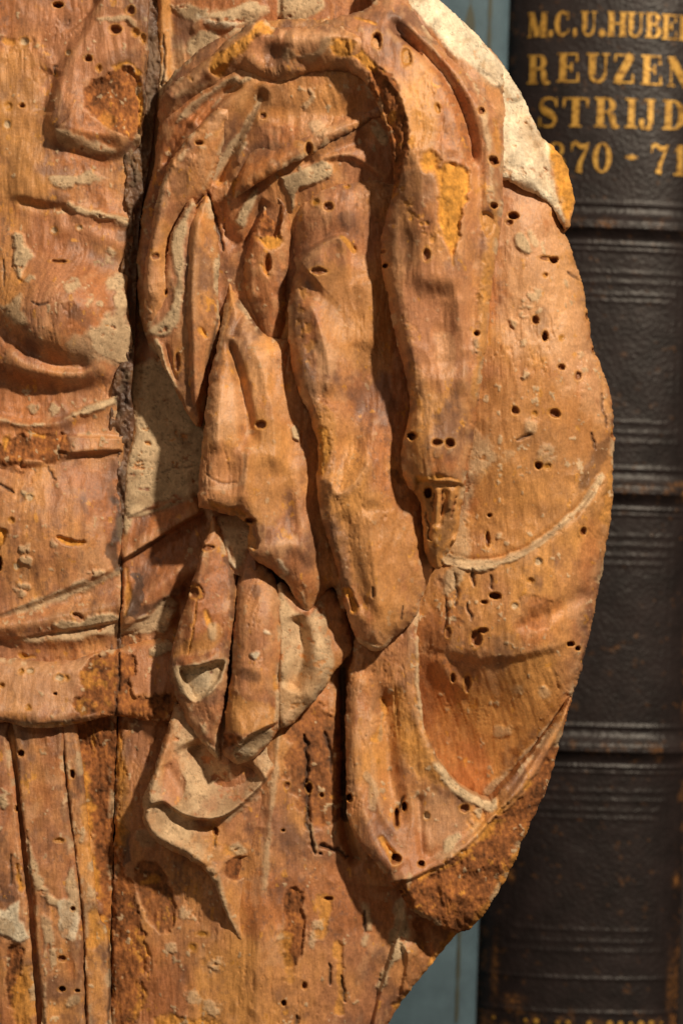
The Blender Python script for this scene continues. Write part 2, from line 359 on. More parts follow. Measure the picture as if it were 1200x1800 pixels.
for a in ((957,485,5,4),(938,728,5,5),(961,820,6,6),(985,595,5,5),(930,1020,6,6)): hole(*a, dp=6, kind='shallow', only=('arm',))
for a in ((944,987,7,7),(903,1065,7,6)): hole(*a, dp=5, kind='plug', only=('arm',))
for a in ((697,1438,4,15),(711,1419,4,7),(816,1422,8,7),(695,1507,8,9),(740,1517,6,5),(702,1566,7,4),(614,1402,5,6)): hole(*a, only=('rim',))
hole(750, 1434, 5, 7, 8, 'plug', ('rim',))
for a in ((379,1463,5,8),(565,1397,4,4),(498,1457,3,3),(577,1578,8,4),(535,1730,4,6),(499,1760,4,5),(505,1378,5,6,8),(543,1385,5,9)): hole(*a, only=('tr', 'p'))
for a in ((357,1639,10,5),(340,1663,7,7)): hole(*a, dp=4, kind='shallow', only=('tr',))
hole(458, 747, 9, 7, 10, 'hole', ('f2',)); hole(440, 915, 9, 5, 16, 'hole', ('f2',)); hole(366, 963, 10, 5, 10, 'hole', ('l',)); hole(342, 1042, 9, 9, 8, 'hole', ('l',))

# ================================================================ left plank of the body
SEAM_L = [(262,-80),(262,0),(261,60),(258,120),(256,200),(250,235),(244,252),(226,278),(234,310),(228,345),(235,375),(236,400),(231,440),(223,470),(222,500),(227,560),(233,600),(228,630),(215,652),(208,680),(205,705),(203,757),(217,768),(216,800),(207,830),(205,860),(212,885),(214,940),(211,985),(212,1050),(208,1100),(204,1140),(203,1300),(195,1600),(190,1920)]
p = Carving('tl', 'body_plank', SEAM_L+[(-150,1920),(-150,-80)],
    [(-150,-80,-30),(0,0,0),(120,0,0),(262,0,0),(0,200,0),(60,320,0),(230,340,-14),(0,480,-12),(230,480,-20),(0,700,-8),(200,700,-20),(0,900,10),(200,900,-14),(100,900,4),(0,1010,12),(200,1010,-12),(0,1150,-5),(200,1150,-16),(0,1300,0),(200,1300,-12),(0,1800,20),(190,1800,0),(-150,1800,-10),(-150,900,-20)],
    smooth=1, back=-170, rag=1.6, depth=0)
# shoulder strap and broken boss on the chest
p.region([(185,-60),(150,30),(120,70),(100,110),(80,170),(75,225),(90,240),(130,255),(180,262),(235,262),(300,240),(300,-60)], 20, 26)
p.ledge([(110,62),(135,45),(160,22),(185,-10)], -8, 26)
p.ledge([(84,225),(100,246),(150,262),(195,272),(240,255)], 25, 24, taper=0.16, lip=14)
p.bump(130, 205, 50, 48, 22, 20); p.bump(215, 225, 40, 40, 12)
p.ridge([(95,120),(85,160),(80,205)], -9, 18)
p.region([(152,158),(165,140),(198,132),(212,118),(232,116),(247,138),(252,180),(249,238),(232,246),(200,228),(175,214),(152,192)], -7, 9, rag=5, smooth=1)
p.paint('brown', [(152,158),(165,140),(198,132),(212,118),(232,116),(247,138),(252,180),(249,238),(232,246),(200,228),(175,214),(152,192)], 4, 6, smooth=1)
p.paint('orange', [(175,200),(205,208),(190,228)], 6, 10, v=.35)
p.paint('orange', [(205,120),(228,112),(246,130)], 3, 6, stroke=3); p.paint('orange', [(246,150),(250,200),(246,238)], 3, 5, stroke=3)
p.paint('gesso', [(95,225),(140,245),(200,262),(190,275),(120,262)], 4, 8, v=.7)
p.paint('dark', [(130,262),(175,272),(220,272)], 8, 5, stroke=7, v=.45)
p.paint('gesso', [(95,310),(130,308),(160,300),(178,315),(165,325),(130,328),(100,322)], 4, 10, v=.9, dh=1)
# crease under the chest
p.ledge([(5,345),(40,351),(75,360),(110,363),(150,370),(195,382),(232,386)], 13, 60, taper=0.2, lip=9)
p.ridge([(20,349),(60,359),(110,364),(140,368)], -6, 9, taper=.3)
p.ridge([(120,376),(160,380),(232,392)], 12, 13)
p.paint('gesso', [(120,362),(140,370),(170,376),(205,384),(236,388)], 4, 6, stroke=(3,5,6,8,9), dh=2)
p.paint('pink', [(95,385),(140,375),(235,400),(235,440),(160,425),(100,400)], 10, 10, v=.7)
p.ridge([(90,392),(140,400),(190,418),(235,438)], 10, 20)
p.paint('black', [(212,418),(225,400),(232,440)], 6, 5, stroke=8, v=.5)
# breast of the figure: round mass with a lower lobe
p.bump(112, 555, 122, 92, 74, 0, 1.6)
p.bump(120, 545, 60, 50, 9)
p.ridge([(-20,550),(20,590),(60,618),(110,640),(170,645)], -16, 16, taper=.12)
p.ledge([(-60,640),(0,652),(40,664),(95,671),(150,670),(205,655)], 28, 60, taper=.1, lip=18)
p.ridge([(0,612),(50,645),(110,660),(180,652)], 8, 16)
p.paint('gesso', [(222,468),(205,478),(185,492),(190,505),(203,520),(205,545),(190,560),(170,585),(160,615),(185,630),(225,640),(236,600),(224,540)], 5, 10, v=.9, dh=1.5)
p.paint('gesso', [(110,600),(150,592),(210,620),(205,645),(130,630)], 8, 12, v=.55)
p.paint('gesso', [(25,416),(40,415),(46,435),(62,452),(48,462),(42,490),(30,488),(24,450)], 3, 5, dh=2)
p.paint('gesso', [(0,525),(10,540),(40,520),(38,548),(55,575),(30,568),(0,540)], 5, 9, v=.8)
for x, y, r in ((132,505,10),(163,532,7),(54,492,6),(195,443,6),(192,455,7),(60,720,8),(93,722,9)): p.paint('gesso', [(x-r,y-r*.7),(x+r*.8,y-r),(x+r,y+r*.6),(x-r*.6,y+r)], 3, 7, dh=.6, v=.85, scale=9)
p.paint('orange', [(32,488),(45,495),(35,500)], 3, 4); p.paint('dark', [(130,550),(165,548),(150,575)], 14, 14, v=.5)
p.crack([(60,535),(75,540),(92,537)], 3, 2, 2)
p.crack([(5,455),(8,480),(6,505)], 4, 2, 2); p.crack([(98,130),(96,115),(102,115)], 4, 2, 2)
# waist bands
p.ridge([(-40,735),(0,738),(50,748),(95,745),(130,735),(205,705)], 8, 9)
p.paint('gesso', [(0,737),(40,748),(75,746)], 3, 4, stroke=4); p.paint('gesso', [(112,738),(140,725),(180,712),(207,700)], 4, 7, stroke=(3,7,8,9), dh=2)
p.paint('pale', [(140,763),(175,764),(215,766)], 3, 3, stroke=3)
p.region([(110,762),(216,766),(217,794),(130,800),(100,795)], 10, 6, smooth=1)
p.ledge([(-40,812),(20,815),(70,816),(110,805),(160,796),(217,794)], 12, 40, taper=.12, lip=8)
p.paint('brown', [(-40,782),(0,778),(35,765),(80,760),(110,772),(125,792),(95,812),(40,816),(-40,815)], 6, 12)
p.paint('orange', [(50,758),(80,762),(75,772),(55,768)], 4, 8); p.paint('orange', [(0,770),(20,765),(10,790)], 4, 8)
p.paint('brown', [(20,815),(70,818),(55,850),(30,845)], 8, 14, v=.7, speck=.6)
p.crack([(0,850),(15,858),(30,866)], 5, 3, 3); p.crack([(85,818),(90,835),(102,845)], 4, 2, 3)
p.bump(60, 925, 150, 95, 28, 0, 1.4); p.bump(60, 300, 90, 60, 12); p.bump(110, 430, 110, 40, 8)
p.paint('orange', [(-10,920),(8,925),(18,935),(8,945),(2,965),(-10,965)], 3, 6, dh=-3); p.paint('orange', [(105,945),(130,948),(152,953),(130,960)], 2, 5, dh=-4)
for x, y, r in ((48,965,9),(100,958,6),(50,985,10),(172,1008,11),(42,1030,11),(35,1040,10),(55,870,9)): p.paint('gesso', [(x-r,y-r*.6),(x+r*.8,y-r*.6),(x+r,y+r*.5),(x-r*.6,y+r*.7)], 3, 7, v=.75, dh=.5, scale=10)
# sash folds above the belt
p.ledge([(-60,1100),(0,1083),(55,1063),(105,1043),(155,1023),(212,1000)], 14, 50, taper=.08, lip=7)
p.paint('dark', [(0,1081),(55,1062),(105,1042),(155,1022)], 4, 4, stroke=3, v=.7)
p.paint('gesso', [(0,1084),(60,1064),(110,1044),(150,1032),(208,1006)], 4, 6, stroke=(2,6,8,7,4), v=.85)
p.ridge([(-60,1110),(0,1101),(60,1094),(130,1080),(210,1064)], 25, (14,18,20,24), taper=0)
p.ledge([(-60,1124),(0,1122),(40,1121),(100,1110),(150,1103),(206,1092)], 10, 18, taper=.08)
p.ridge([(20,1130),(80,1126),(140,1122),(205,1108)], 9, 12)
p.paint('gesso', [(95,1098),(120,1090),(150,1092),(165,1080),(205,1075),(208,1092),(170,1102),(130,1108)], 4, 7, dh=2)
p.paint('gesso', [(20,1128),(80,1122),(140,1116),(204,1105)], 5, 8, stroke=(4,6,9,10), v=.85)
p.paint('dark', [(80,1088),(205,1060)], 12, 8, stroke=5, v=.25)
p.crack([(130,1078),(140,1083),(146,1088)], 5, 3, 2, 'brown')
p.paint('orange', [(35,1150),(62,1155),(40,1158)], 3, 5)
p.paint('black', [(205,880),(212,920),(196,960),(205,995)], 6, 9, stroke=7, v=.75)
p.paint('black', [(222,640),(205,690),(212,730),(200,760)], 5, 6, stroke=5, v=.6); p.paint('gesso', [(225,640),(212,660),(200,690)], 4, 6, stroke=5)
p.paint('black', [(258,100),(256,180),(250,230)], 4, 4, stroke=3, v=.6)
# paint tints
p.paint('tan', [(0,90),(60,110),(75,200),(80,330),(0,340)], 30, 30, v=.6); p.paint('dark', [(75,160),(90,140),(80,215)], 20, 14, v=.35)
p.paint('pink', [(170,20),(240,60),(200,110),(130,120)], 20, 15, v=.6); p.paint('dark', [(195,100),(245,95),(240,115),(200,118)], 12, 10, v=.4)
p.paint('gesso', [(175,36),(205,36),(225,34),(238,48)], 3, 4, stroke=3, v=.8); p.paint('orange', [(8,72),(22,73)], 3, 3, stroke=5, v=.7)
# rotten channel in the skirt, at the seam
p.ridge([(165,1290),(180,1400),(190,1520),(205,1650),(215,1900)], -9, 26, taper=.05)
p.paint('brown', [(128,1288),(210,1285),(215,1900),(185,1900),(172,1640),(160,1500),(140,1380)], 8, 16)
p.paint('orange', [(140,1340),(155,1450),(165,1560),(180,1640),(192,1800)], 5, 12, stroke=6, v=.8)
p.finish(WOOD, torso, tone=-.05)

# belt
p = Carving('belt', 'belt', [(-150,1146),(0,1155),(60,1163),(130,1160),(158,1150),(205,1142),(232,1134),(270,1124),(305,1135),(330,1190),(318,1262),(290,1269),(240,1266),(206,1259),(172,1262),(140,1271),(100,1280),(50,1277),(0,1270),(-150,1262)],
    [(-150,1200,15),(0,1165,22),(0,1260,42),(100,1165,18),(100,1270,40),(205,1150,8),(205,1255,26),(300,1130,-4),(310,1260,14)], back=-40, depth=20, under=6)
p.round(26, 20)
p.ridge([(0,1250),(80,1262),(150,1255),(200,1250)], 5, 16, taper=0)
p.paint('brown', [(160,1165),(190,1150),(235,1150),(240,1170),(230,1200),(240,1225),(310,1215),(315,1262),(240,1268),(190,1258),(150,1256),(140,1225)], 6, 14)
p.paint('orange', [(165,1165),(205,1180),(190,1230),(150,1250),(145,1215)], 8, 18, v=.5, speck=.7); p.paint('dark', [(175,1190),(165,1205)], 6, 6, stroke=10, v=.6)
p.paint('dark', [(0,1262),(60,1272),(130,1268)], 5, 6, stroke=5, v=.7); p.paint('orange', [(60,1275),(140,1270)], 3, 4, stroke=3, v=.7)
p.paint('gesso', [(262,1148),(275,1132),(310,1128),(300,1148),(275,1155)], 3, 5); p.paint('pink', [(215,1150),(300,1130),(310,1160),(300,1215),(245,1215)], 12, 8, v=.9)
p.paint('pale', [(-20,1162),(100,1165),(145,1170),(130,1240),(0,1250)], 20, 20, v=.45)
p.crack([(206,1150),(210,1180),(204,1215),(203,1262)], 8, 3.0, 4)
p.finish(WOOD, torso, wear=.8)

# hanging straps of the skirt
def strap(key, pts, ctrl, rnd=8):
    q = Carving(key, 'skirt_strap', pts, ctrl, back=-60, depth=25, rag=1.0); q.round(rnd, 9); return q
p = strap('s1', [(-150,1262),(0,1266),(12,1290),(20,1340),(28,1400),(36,1480),(46,1570),(56,1680),(66,1800),(74,1925),(-150,1925)], [(-150,1300,5),(0,1290,12),(-150,1900,25),(40,1900,34),(20,1500,28)])
p.paint('chalk', [(-30,1592),(10,1600),(33,1585),(35,1615),(45,1632),(50,1645),(35,1655),(0,1642),(-30,1640)], 3, 4, dh=2, smooth=1)
p.paint('brown', [(20,1670),(38,1668),(38,1760),(15,1768),(15,1720)], 5, 8); p.paint('orange', [(38,1700),(60,1720),(55,1800),(20,1790)], 6, 12, v=.7); p.paint('orange', [(30,1520),(38,1560)], 3, 5, stroke=5)
p.paint('gesso', [(0,1400),(14,1410),(10,1425),(0,1420)], 3, 4); p.paint('dark', [(0,1578),(20,1580)], 4, 4, stroke=5, v=.6); p.crack([(20,1500),(22,1530),(20,1555)], 4, 2, 2)
p.finish(WOOD, torso)
p = strap('s2', [(26,1258),(105,1262),(110,1330),(118,1410),(128,1490),(140,1580),(147,1690),(150,1800),(152,1925),(84,1925),(74,1780),(64,1650),(54,1560),(44,1470),(34,1390),(27,1310)], [(30,1280,14),(105,1280,10),(60,1500,30),(125,1500,24),(80,1800,38),(148,1800,30)])
p.paint('dark', [(40,1285),(100,1290),(105,1320),(40,1310)], 10, 10, v=.25)
p.paint('gesso', [(50,1480),(64,1540),(90,1580),(105,1588)], 4, 7, stroke=(3,6,8,4), v=.9); p.paint('gesso', [(125,1530),(128,1570),(133,1600)], 3, 6, stroke=7, v=.8)
p.paint('chalk', [(105,1588),(118,1582),(135,1600),(138,1645),(122,1650),(108,1630),(102,1605)], 3, 6, dh=1.5, v=.85); p.paint('gesso', [(72,1610),(90,1612),(92,1640),(80,1680),(76,1640)], 4, 7, v=.8)
p.paint('gesso', [(90,1645),(96,1690)], 3, 5, stroke=4, v=.8); p.paint('gesso', [(120,1752),(140,1748),(140,1765),(118,1770)], 3, 4, v=.8); p.paint('gesso', [(80,1728),(82,1765)], 3, 6, stroke=5, v=.6)
p.paint('brown', [(62,1680),(72,1760),(80,1800)], 3, 6, stroke=5); p.crack([(48,1460),(60,1600),(64,1700)], 3, 2, 2, 'brown')
p.finish(WOOD, torso)
p = strap('s3', [(107,1262),(130,1262),(142,1350),(152,1440),(162,1530),(172,1610),(186,1640),(192,1700),(192,1925),(154,1925),(152,1800),(149,1690),(142,1580),(130,1490),(121,1410),(112,1330)], [(110,1280,6),(130,1290,4),(130,1500,14),(160,1500,10),(152,1800,26),(190,1800,18)], 6)
p.paint('gesso', [(118,1390),(128,1480),(140,1570),(146,1680),(150,1740)], 2, 3, stroke=2.5, v=.9); p.paint('gesso', [(146,1466),(142,1480)], 3, 3, stroke=4, v=.8); p.paint('gesso', [(154,1555),(160,1585),(154,1600)], 3, 4, stroke=(2,8,2), v=.7)
p.paint('orange', [(160,1600),(180,1650),(155,1665)], 6, 12, v=.7); p.paint('orange', [(148,1420),(158,1500)], 5, 10, stroke=5, v=.6); p.crack([(191,1640),(192,1720),(190,1900)], 4, 2.5, 2)
p.finish(WOOD, torso)

# ================================================================ right plank of the body, with the skirt below
SEAM_R = [(276,-80),(276,0),(272,60),(278,110),(272,170),(266,230),(264,290),(255,340),(246,400),(241,500),(239,600),(236,650),(231,690),(238,740),(234,775),(226,800),(222,850),(220,900),(218,960),(216,1060),(211,1100),(208,1140),(206,1300),(198,1600),(193,1920)]
SEAM_R = [(x-(6 if 280 < y < 1000 else 0), y) for x, y in SEAM_R]
p = Carving('tr', 'body_plank', SEAM_R[::-1]+[(700,-80),(640,300),(640,900),(668,1440),(740,1570),(812,1604),(806,1645),(780,1675),(745,1715),(725,1738),(705,1768),(688,1795),(660,1840),(630,1920)],
    [(276,0,-8),(340,60,-6),(420,60,10),(480,0,26),(600,0,30),(700,0,10),(270,200,-20),(242,420,-45),(400,420,-30),(600,420,-30),(240,680,-38),(340,700,-48),(228,860,-26),(345,860,-40),(225,1000,-18),(340,1000,-36),(215,1130,-14),(320,1130,-24),(215,1290,-8),(330,1300,0),(480,1300,10),(600,1250,-6),(205,1800,4),(330,1600,8),(420,1700,22),(560,1600,12),(640,1560,-8),(600,1900,0),(690,1700,-14),(760,1640,-26),(690,1800,-30),(800,1640,-40)],
    smooth=1, back=-170, rag=1.5, depth=-10)
TRS = p.seed
# raw wood and chalk patches behind the collar
p.ridge([(284,-20),(290,60),(292,140)], 9, 10, taper=0); p.crack([(286,60),(288,110),(284,150)], 5, 2.5, 2); p.ridge([(300,0),(298,90),(320,160)], -8, 14)
p.paint('tan', [(276,-40),(300,-40),(302,160),(280,170)], 5, 6, v=.9); p.paint('orange', [(274,60),(278,100)], 3, 5, stroke=4)
p.paint('gesso', [(300,8),(350,12),(400,18),(440,5),(470,20),(455,40),(420,50),(380,45),(330,30)], 5, 9); p.paint('chalk', [(350,30),(380,45),(415,48)], 4, 5, stroke=4, v=.8)
p.paint('gesso', [(340,65),(370,60),(385,75),(365,98),(345,103),(332,90)], 4, 6); p.paint('gesso', [(278,110),(290,130),(300,150),(280,165)], 5, 8, v=.85)
p.paint('gesso', [(495,-10),(545,-10),(570,10),(560,30),(500,48),(490,40)], 3, 3, v=1); p.ridge([(490,-40),(492,20),(488,60)], -8, 5); p.bump(420, 30, 60, 30, 14, -10)
p.paint('gesso', [(300,55),(330,120),(310,140)], 9, 12, v=.55); p.ridge([(330,60),(370,40),(430,60)], 7, 12)
# chalk ground and folds beside the seam
p.paint('gesso', [(232,640),(350,640),(365,760),(350,862),(300,880),(255,895),(232,915),(222,935),(218,900),(222,820),(236,760)], 5, 8)
p.paint('dark', [(240,700),(260,700),(255,715)], 5, 7, v=.4); p.paint('dark', [(232,785),(258,780),(240,800)], 4, 6, v=.5); p.paint('dark', [(235,650),(320,650),(340,720),(270,720)], 20, 18, v=.35)
p.crack([(280,830),(310,822),(345,818)], 2, 1.5, 2, cv=.5)
p.ledge([(222,912),(255,897),(300,886),(352,864)], 7, 26, taper=.1)
p.paint('gesso', [(240,905),(270,898),(305,885),(350,866)], 3, 3, stroke=4)
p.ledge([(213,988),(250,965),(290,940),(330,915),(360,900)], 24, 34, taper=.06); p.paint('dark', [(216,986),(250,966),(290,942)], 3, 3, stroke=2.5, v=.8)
p.ridge([(230,960),(290,920),(350,890)], 7, 18)
p.ridge([(225,1075),(260,1045),(300,1018),(350,990)], 26, 26, taper=0)
p.paint('dark', [(230,1010),(245,1020),(240,1060),(222,1085)], 3, 9, stroke=(5,9,9,7), v=.9); p.paint('orange', [(222,1000),(226,1040),(222,1080)], 3, 5, stroke=3, v=.7)
p.ledge([(212,1106),(240,1092),(262,1083),(275,1064),(295,1050),(325,1050)], 12, 18, taper=.06)
p.paint('gesso', [(215,1112),(255,1098),(280,1112),(300,1100),(310,1060),(292,1050),(266,1078),(240,1092),(214,1100)], 4, 5, v=.8, dh=2)
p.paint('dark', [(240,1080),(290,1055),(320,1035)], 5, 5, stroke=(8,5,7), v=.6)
p.paint('gesso', [(208,1108),(250,1104),(295,1095)], 3, 6, stroke=8, v=.8); p.bump(300, 1085, 8, 16, 14); p.ridge([(285,1100),(310,1072)], 6, 6)
p.paint('brown', [(205,1115),(240,1112),(240,1140),(205,1145)], 5, 8, v=.8)
# skirt on the right of the seam
p.paint('brown', [(205,1280),(215,1300),(212,1500),(240,1560),(252,1640),(250,1760),(240,1920),(190,1920),(196,1600)], 8, 14)
p.paint('orange', [(205,1300),(215,1400),(210,1480)], 6, 12, stroke=8, v=.6); p.paint('dark', [(214,1440),(222,1500),(218,1520)], 4, 8, stroke=(5,9,4), v=.8)
p.paint('brown', [(236,1525),(275,1520),(300,1545),(306,1580),(302,1625),(280,1640),(250,1600)], 6, 9, v=.85, dh=-3); p.paint('orange', [(250,1550),(270,1548)], 4, 8, stroke=6, v=.7)
p.paint('gesso', [(242,1465),(262,1460),(275,1485),(255,1490),(245,1480)], 4, 6, v=.6)
p.paint('pink', [(232,1295),(290,1290),(262,1380),(250,1480),(228,1440)], 12, 12, v=.6); p.paint('brown', [(278,1270),(315,1268),(290,1310),(275,1360),(265,1320)], 8, 10, v=.6)
for x, y, r in ((325,1605,11),(383,1688,9),(340,1750,12),(372,1768,11),(300,1665,7),(496,1645,6),(562,1620,8),(548,1650,9)): p.paint('gesso', [(x-r,y-r*.7),(x+r*.8,y-r),(x+r,y+r*.6),(x-r*.6,y+r)], 4, 8, v=.65, dh=.4, scale=12)
p.ridge([(498,1260),(482,1380),(470,1500),(462,1640),(455,1900)], 12, 26, taper=.05); p.paint('gesso', [(490,1290),(480,1400),(472,1480),(466,1560)], 4, 5, stroke=3, v=.6)
p.paint('brown', [(505,1255),(545,1242),(598,1258),(604,1330),(600,1400),(590,1430),(560,1460),(540,1420),(512,1370)], 10, 16, v=.8); p.paint('dark', [(520,1280),(590,1280),(590,1390),(540,1400)], 25, 25, v=.6)
p.crack([(536,1290),(540,1350),(538,1420),(548,1470),(560,1500)], 10, 4, 5); p.crack([(570,1285),(580,1320),(582,1360)], 6, 4, 3)
p.crack([(562,1485),(580,1488),(598,1497),(612,1505)], 10, 3, 4); p.paint('gesso', [(545,1450),(555,1485)], 3, 4, stroke=4, v=.8)
p.ridge([(600,1150),(604,1300),(606,1450),(622,1510)], -30, 9, taper=0)
p.paint('black', [(602,1180),(604,1300),(606,1440)], 4, 4, stroke=5, v=.75); p.paint('gesso', [(598,1170),(596,1230),(610,1140),(580,1200)], 5, 8, v=.7)
p.paint('brown', [(503,1570),(530,1565),(533,1640),(520,1690),(502,1680)], 5, 6, dh=-3); p.paint('orange', [(565,1580),(575,1600),(562,1640)], 4, 8, stroke=8, v=.7); p.paint('orange', [(500,1640),(510,1720)], 5, 8, stroke=6, v=.6)
p.paint('orange', [(265,1790),(300,1785),(380,1795),(420,1830),(300,1830)], 5, 10, v=.8); p.paint('orange', [(595,1660),(600,1780)], 4, 8, stroke=6, v=.7); p.paint('orange', [(245,1640),(258,1720),(240,1790)], 5, 12, stroke=7, v=.6, speck=.7)
for c in ([(578,1690),(580,1730)], [(602,1715),(604,1760)], [(640,1600),(642,1640)], [(520,1780),(522,1800)]): p.crack(c, 7, 3, 3)
p.ledge([(640,1900),(655,1800),(672,1730),(690,1670),(705,1610),(712,1560)], -16, 60, taper=.03)
p.paint('gesso', [(706,1585),(704,1640),(695,1680),(680,1705),(668,1735)], 4, 8, stroke=(8,14,16,8,4)); p.paint('gesso', [(640,1590),(648,1620),(640,1660)], 4, 5, stroke=(4,6,4), v=.8)
p.paint('brown', [(735,1600),(800,1640),(745,1715),(690,1795),(665,1840),(700,1740),(725,1690)], 8, 14, v=.55); p.paint('orange', [(795,1650),(745,1718),(700,1775)], 4, 8, stroke=6, v=.7)
p.ledge([(700,1650),(715,1690),(700,1760)], 12, 30); p.ridge([(740,1620),(755,1680),(765,1700)], -10, 8); p.region([(730,1610),(800,1642),(760,1690),(735,1680)], -8, 8, rag=4)
p.round(14, 12)
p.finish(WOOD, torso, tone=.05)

# what fills the open joint between the planks
p = Carving('joint', 'joint_filling', [(x-7, y) for x, y in SEAM_L if y < 1150]+[(x+6, y) for x, y in SEAM_R[::-1] if y < 1150], [(260,0,-12),(255,150,-8),(256,230,-10),(250,290,-10),(240,420,-12),(225,700,-14),(215,900,-16),(210,1100,-18)], smooth=1, back=-160, depth=-40, rag=0)
p.paint('black', [(230,-80),(300,-80),(300,300),(262,420),(250,620),(244,780),(236,900),(228,1150),(180,1140),(180,640),(200,260)], 3, 2, v=.72); p.paint('gesso', [(262,60),(270,120),(262,200),(258,230)], 8, 12, stroke=9, v=.45)
p.paint('gesso', [(268,80),(268,130),(264,210)], 6, 8, stroke=9, v=.45); p.paint('gesso', [(225,280),(240,300),(248,320)], 3, 5, stroke=5, v=.6); p.paint('gesso', [(262,20),(262,230),(235,300),(238,600),(215,700),(222,860),(212,1100)], 6, 16, stroke=3, v=.5, speck=.8); p.paint('brown', [(240,330),(240,600)], 6, 10, stroke=4, v=.5)
p.rough_amp = 1.5; p.H += 7*fbm(p.X, p.Y, 13, 22, 4, 77, .65)
p.finish(WOOD, torso, holes=False, autospeck=0)

# ================================================================ cape: back sheet under the folds
p = Carving('c2', 'cape_sheet', [(281,168),(310,120),(380,70),(460,40),(560,40),(700,60),(760,200),(760,420),(740,620),(600,640),(470,640),(380,660),(330,690),(290,640),(252,590),(239,520),(236,460),(240,410),(247,360),(262,315),(270,275),(275,235)],
    [(281,180,25),(252,380,-8),(244,500,-8),(300,200,52),(400,160,90),(480,150,98),(600,150,104),(660,180,95),(330,300,40),(420,280,62),(540,220,98),(650,300,72),(420,420,28),(380,560,12),(560,380,62),(560,315,84),(480,340,62),(640,500,30),(500,600,10),(300,620,-10)], back=-60, depth=50)
p.round(16, 14)
p.ridge([(290,300),(300,260),(330,215),(370,180),(420,148)], -22, 10, taper=.1); p.ridge([(285,330),(292,280),(312,235),(345,200)], 9, 12); p.paint('gesso', [(312,216),(340,190),(390,155),(415,145)], 3, 4, stroke=(5,7,5,7), v=.85)
p.ridge([(345,225),(380,185),(430,150)], -14, 7); p.ridge([(330,225),(365,188),(415,158)], 8, 8); p.paint('gesso', [(375,190),(400,165),(440,142)], 3, 4, stroke=3, v=.8)
p.ridge([(378,330),(400,280),(430,220),(470,160)], -20, 12, taper=.1); p.paint('gesso', [(376,312),(392,280),(415,250),(440,215),(455,180)], 3, 5, stroke=(5,8,8,5,2), v=.85)
p.ridge([(415,290),(432,260)], 6, 6)
p.paint('gesso', [(420,270),(430,255)], 2, 3, stroke=3, v=.8)
# upper soft fold
p.bump(500, 262, 70, 26, 9, -25); p.ridge([(455,215),(520,200),(590,205),(650,190)], -8, 20)
p.paint('pale', [(540,225),(580,220),(590,240),(560,245)], 10, 8, v=.6); p.paint('dark', [(482,232),(486,260),(482,290)], 6, 6, stroke=(3,8,3), v=.35); p.paint('gesso', [(540,222),(560,215),(575,235),(555,240)], 3, 6, v=.5)
p.paint('dark', [(440,160),(500,160),(505,190),(450,180)], 15, 15, v=.35); p.paint('gesso', [(545,165),(550,175),(536,195)], 2, 4, stroke=5, v=.6)
p.paint('dark', [(560,262),(600,240),(640,220)], 6, 6, stroke=(5,8,4), v=.5)
p.ledge([(540,300),(575,286),(610,281),(645,297),(690,330)], 14, 36, taper=.2, lip=6)
p.ridge([(530,300),(590,268),(660,240)], -10, 12)
p.paint('gesso', [(497,315),(520,305),(545,293),(575,288),(583,310),(560,325),(525,335),(518,360),(512,374),(508,345)], 3, 4, dh=3); p.paint('gesso', [(420,375),(440,340),(455,330),(450,355),(435,380),(425,398),(412,390)], 3, 4, dh=3)
p.paint('orange', [(405,320),(420,310),(412,340)], 4, 8, v=.8); p.crack([(368,340),(372,370),(385,410),(392,440)], 10, 4, 3); p.paint('brown', [(385,355),(400,350),(395,410)], 6, 8, v=.6)
p.ridge([(375,350),(400,410),(425,440)], -14, 14); p.ridge([(430,440),(450,380),(470,350)], -14, 10)
p.paint('gesso', [(650,225),(665,215),(680,250),(672,258)], 3, 4); p.paint('gesso', [(615,130),(640,140),(660,175)], 4, 5, stroke=7, v=.7)
p.paint('tan', [(420,160),(560,150),(640,200),(500,215),(440,215)], 30, 20, v=.5)
CAPE = p.finish(WOOD, torso)

p = Carving('v', 'drapery_fold', [(412,347),(411,326),(419,298),(428,268),(444,238),(470,206),(500,180),(560,160),(640,150),(690,190),(664,208),(640,220),(600,242),(562,262),(540,276),(508,292),(478,308),(450,324),(424,340)],
    [(406,342,60),(428,285,68),(432,322,84),(480,292,104),(470,215,62),(500,245,86),(530,268,106),(520,185,70),(600,188,84),(600,232,108),(640,160,80),(652,206,102),(560,222,94)], back=10, depth=85, under=12)
p.round(15, 18, 1.8); p.ridge([(418,332),(460,298),(520,264),(590,230),(645,206)], 5, 12); p.ridge([(470,230),(520,212),(580,205)], -7, 12); p.ridge([(480,225),(486,260),(478,295)], -5, 7); p.bump(560, 240, 30, 12, 5, -25)
p.paint('pale', [(540,225),(580,220),(590,240),(560,245)], 10, 8, v=.6); p.paint('dark', [(482,232),(486,260),(482,290)], 6, 6, stroke=(3,8,3), v=.35); p.paint('gesso', [(540,222),(560,215),(575,235),(555,240)], 3, 6, v=.5); p.paint('orange', [(405,335),(415,315)], 4, 7, stroke=5, v=.7)
p.paint('dark', [(560,262),(600,242),(650,214)], 5, 5, stroke=(3,6,4), v=.5); p.paint('tan', [(520,250),(560,262),(530,280)], 5, 6, v=.7); p.crack([(530,300),(548,288),(560,276)], 4, 2.5, 3, 'dark')
p.finish(WOOD, CAPE, autospeck=.3)

